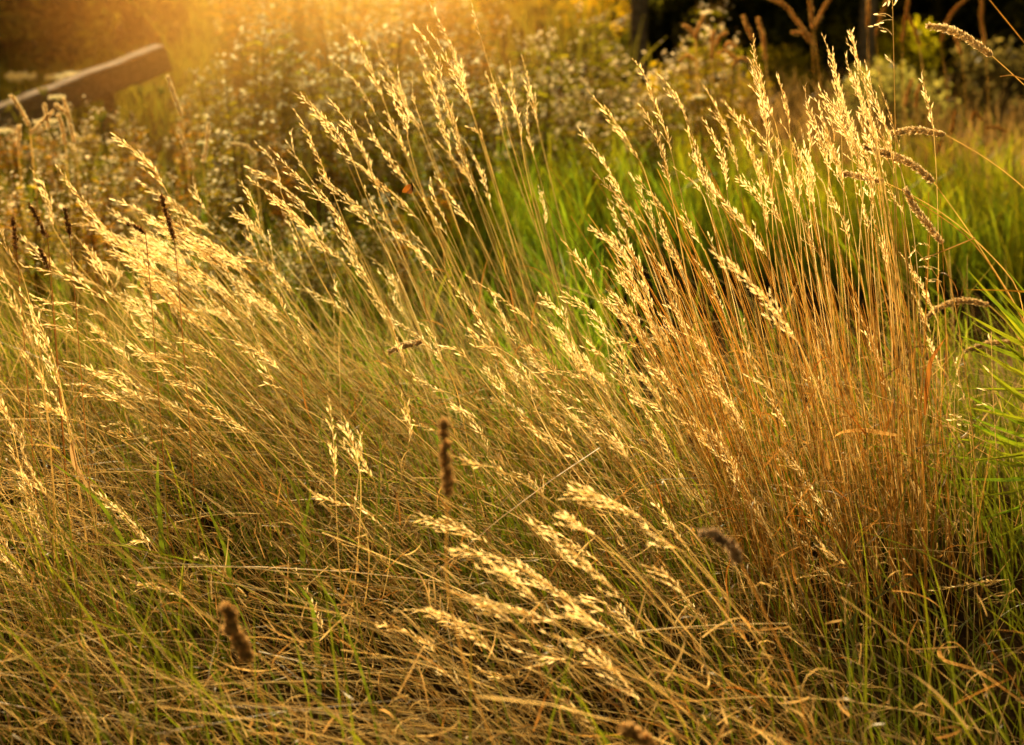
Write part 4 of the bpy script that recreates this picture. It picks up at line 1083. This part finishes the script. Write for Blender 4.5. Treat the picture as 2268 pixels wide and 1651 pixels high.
lone_leaf("curled_leaf", [(2048, 920, 0), (2052, 860, 0), (2060, 800, 0), (2093, 750, .02)], 2.65, 0.004, (0.45, 0.2, 0.05), "rusty leaf blade hanging in the upright clump", "leaf", M_STRAW)
for pts, Y, lab in (
    ([(2600, 520, 0), (2268, 92, 0), (2185, -8, 0)], 2.5, "bare straw slanting down into the top right corner"),
    ([(2330, 820, 0), (2160, 527, 0), (2005, 430, 0)], 2.7, "bare straw crossing behind the steep foxtail head"),
    ([(2160, 527, 0), (2110, 548, 0), (2050, 572, 0)], 2.7, "short straw broken back to the left beside the reed"),
    ([(2290, 184, 0), (2240, 166, 0), (2215, 170, 0)], 2.7, "short straw tip touching the right edge"),
):
    P = smooth_path([at(u, v, Y) for u, v, _ in pts], 20)
    if P[0][2] > 0.3 and "broken" not in lab and "tip" not in lab:
        P = smooth_path([np.array([P[0][0] + 0.1, P[0][1], float(ground_z(P[0][0] + 0.1, P[0][1]))])] + list(P), 30)
    mb = MB(); tubes(mb, P[None], np.linspace(0.0012, 0.0008, len(P))[None], np.tile(STEM_A, (1, len(P), 1)), 4)
    o = mb.build("bare_straw", M_STRAW, None, P[0]); o.location = [float(x) for x in P[0]]
    tag(o, lab, "straw")

# ------------------------------------------------------------------ the small orange butterfly
c = at(911, 411, 3.0)
th = empty("butterfly", c, "small orange and brown butterfly clinging head-up to a stalk", "butterfly")
mb = MB()
P = c + np.array([[0.001, -0.002, 0.006], [0.001, -0.002, 0.003], [0.0015, -0.002, -0.001], [0.002, -0.002, -0.006], [0.003, -0.002, -0.012]])
tubes(mb, P[None], np.array([[0.0007, 0.0012, 0.0014, 0.0011, 0.0004]]), np.tile(np.array([0.06, 0.03, 0.015]), (1, 5, 1)), 6)
for s in (-1, 1):
    a = P[0] + np.array([[0, 0, 0], [s * 0.002 - 0.001, 0, 0.005], [s * 0.003 - 0.001, 0, 0.009]])
    tubes(mb, a[None], np.full((1, 3), 0.0002), np.tile(np.array([0.05, 0.03, 0.02]), (1, 3, 1)), 3)
mb.build("body", M_DARK, th, c)


def wing(outline, colors, y):
    o = np.array([[x, y - 0.06 * abs(x), z] for x, z in outline]) + c
    mb = MB(); cen = o.mean(0)
    mb.add(np.concatenate([o, [cen]]), [[i, (i + 1) % len(o), len(o)] for i in range(len(o))], np.concatenate([colors, [colors.mean(0)]]))
    return mb.build("wing", M_WING, th, c)


OR, BR = np.array([0.62, 0.20, 0.02]), np.array([0.13, 0.05, 0.02])
wing([(0, 0.003), (-0.006, 0.0025), (-0.013, -0.003), (-0.0165, -0.010), (-0.0165, -0.0125), (-0.009, -0.0125), (-0.003, -0.006)], np.array([BR, OR, OR, OR * 0.6, OR * 0.5, OR, OR]), -0.003)
wing([(0, 0.0), (-0.003, -0.006), (-0.009, -0.0125), (-0.005, -0.0145), (0.001, -0.0135), (0.003, -0.008)], np.array([BR, OR * 0.5, BR * 2, BR * 2.4, OR * 0.6, BR]), -0.005)

# ------------------------------------------------------------------ lens flare glow, imitated by an added scattering volume over the bank
def make_flare_glow(c, r, dens, g):
    m, nt, N, L = new_mat("flare_glow_volume")
    out = N.new("ShaderNodeOutputMaterial"); v = N.new("ShaderNodeVolumeScatter")
    v.inputs["Color"].default_value = (1.0, 0.46, 0.12, 1)
    v.inputs["Anisotropy"].default_value = g
    tc = N.new("ShaderNodeTexCoord"); dv = N.new("ShaderNodeVectorMath"); dv.operation = "DIVIDE"; dv.inputs[1].default_value = r
    ln = N.new("ShaderNodeVectorMath"); ln.operation = "LENGTH"
    L.new(tc.outputs["Object"], dv.inputs[0]); L.new(dv.outputs[0], ln.inputs[0])
    mr = N.new("ShaderNodeMapRange"); mr.interpolation_type = "SMOOTHSTEP"
    mr.inputs["From Min"].default_value, mr.inputs["From Max"].default_value = 0.1, 1.0
    mr.inputs["To Min"].default_value, mr.inputs["To Max"].default_value = dens, 0.0
    L.new(ln.outputs["Value"], mr.inputs["Value"]); L.new(mr.outputs[0], v.inputs["Density"])
    L.new(v.outputs[0], out.inputs["Volume"])
    a, b = 24, 48
    th_ = np.linspace(0, math.pi, a)[:, None]; ph = np.linspace(0, 2 * math.pi, b, endpoint=False)[None]
    V = np.stack([np.sin(th_) * np.cos(ph) * r[0], np.sin(th_) * np.sin(ph) * r[1], np.cos(th_) * np.ones_like(ph) * r[2]], -1)
    i = np.arange(a - 1)[:, None] * b; j = np.arange(b)[None]; j2 = (j + 1) % b
    mb = MB(); mb.add(V.reshape(-1, 3), np.stack([i + j, i + b + j, i + b + j2, i + j2], -1).reshape(-1, 4), np.ones(3))
    o = mb.build("flare_glow", m); o.location = c
    tag(o, kind="structure")


make_flare_glow((-0.72, 6.5, 1.05), (1.2, 2.7, 1.35), 0.30, 0.75)

# ------------------------------------------------------------------ light
SUN_EL, SUN_AZ = 26.0, -12.0          # degrees up, degrees right of straight ahead
w = bpy.data.worlds.new("World"); scene.world = w; w.use_nodes = True
nt = w.node_tree; nt.nodes.clear()
out = nt.nodes.new("ShaderNodeOutputWorld"); bg = nt.nodes.new("ShaderNodeBackground")
sky = nt.nodes.new("ShaderNodeTexSky"); sky.sky_type = "NISHITA"; sky.sun_disc = False
sky.sun_elevation = R(SUN_EL); sky.sun_rotation = R(SUN_AZ)
sky.dust_density = 4.0; sky.ozone_density = 0.6
tint = nt.nodes.new("ShaderNodeMix"); tint.data_type = "RGBA"; tint.blend_type = "MULTIPLY"; tint.inputs[0].default_value = 1
tint.inputs[7].default_value = (1.6, 1.0, 0.30, 1)
nt.links.new(sky.outputs[0], tint.inputs[6]); nt.links.new(tint.outputs[2], bg.inputs[0]); nt.links.new(bg.outputs[0], out.inputs[0])
bg.inputs[1].default_value = 0.13
sl = bpy.data.lights.new("sun", "SUN"); sl.energy = 5.5; sl.angle = R(0.5); sl.color = (1.0, 0.79, 0.43)
so = bpy.data.objects.new("sun", sl); col.objects.link(so)
sd = Vector((math.sin(R(SUN_AZ)) * math.cos(R(SUN_EL)), math.cos(R(SUN_AZ)) * math.cos(R(SUN_EL)), math.sin(R(SUN_EL))))
so.rotation_euler = sd.to_track_quat("Z", "Y").to_euler()
so.location = (-2, 12, 6)

scene.view_settings.view_transform = "Standard"
scene.view_settings.look = "None"
scene.view_settings.exposure = 0
scene.render.engine = "CYCLES"
scene.cycles.use_denoising = True
scene.cycles.volume_step_rate = 3.0
scene.cycles.volume_max_steps = 48
scene.cycles.max_bounces = 6
scene.cycles.diffuse_bounces = 2
scene.cycles.transmission_bounces = 6
scene.cycles.sample_clamp_indirect = 6
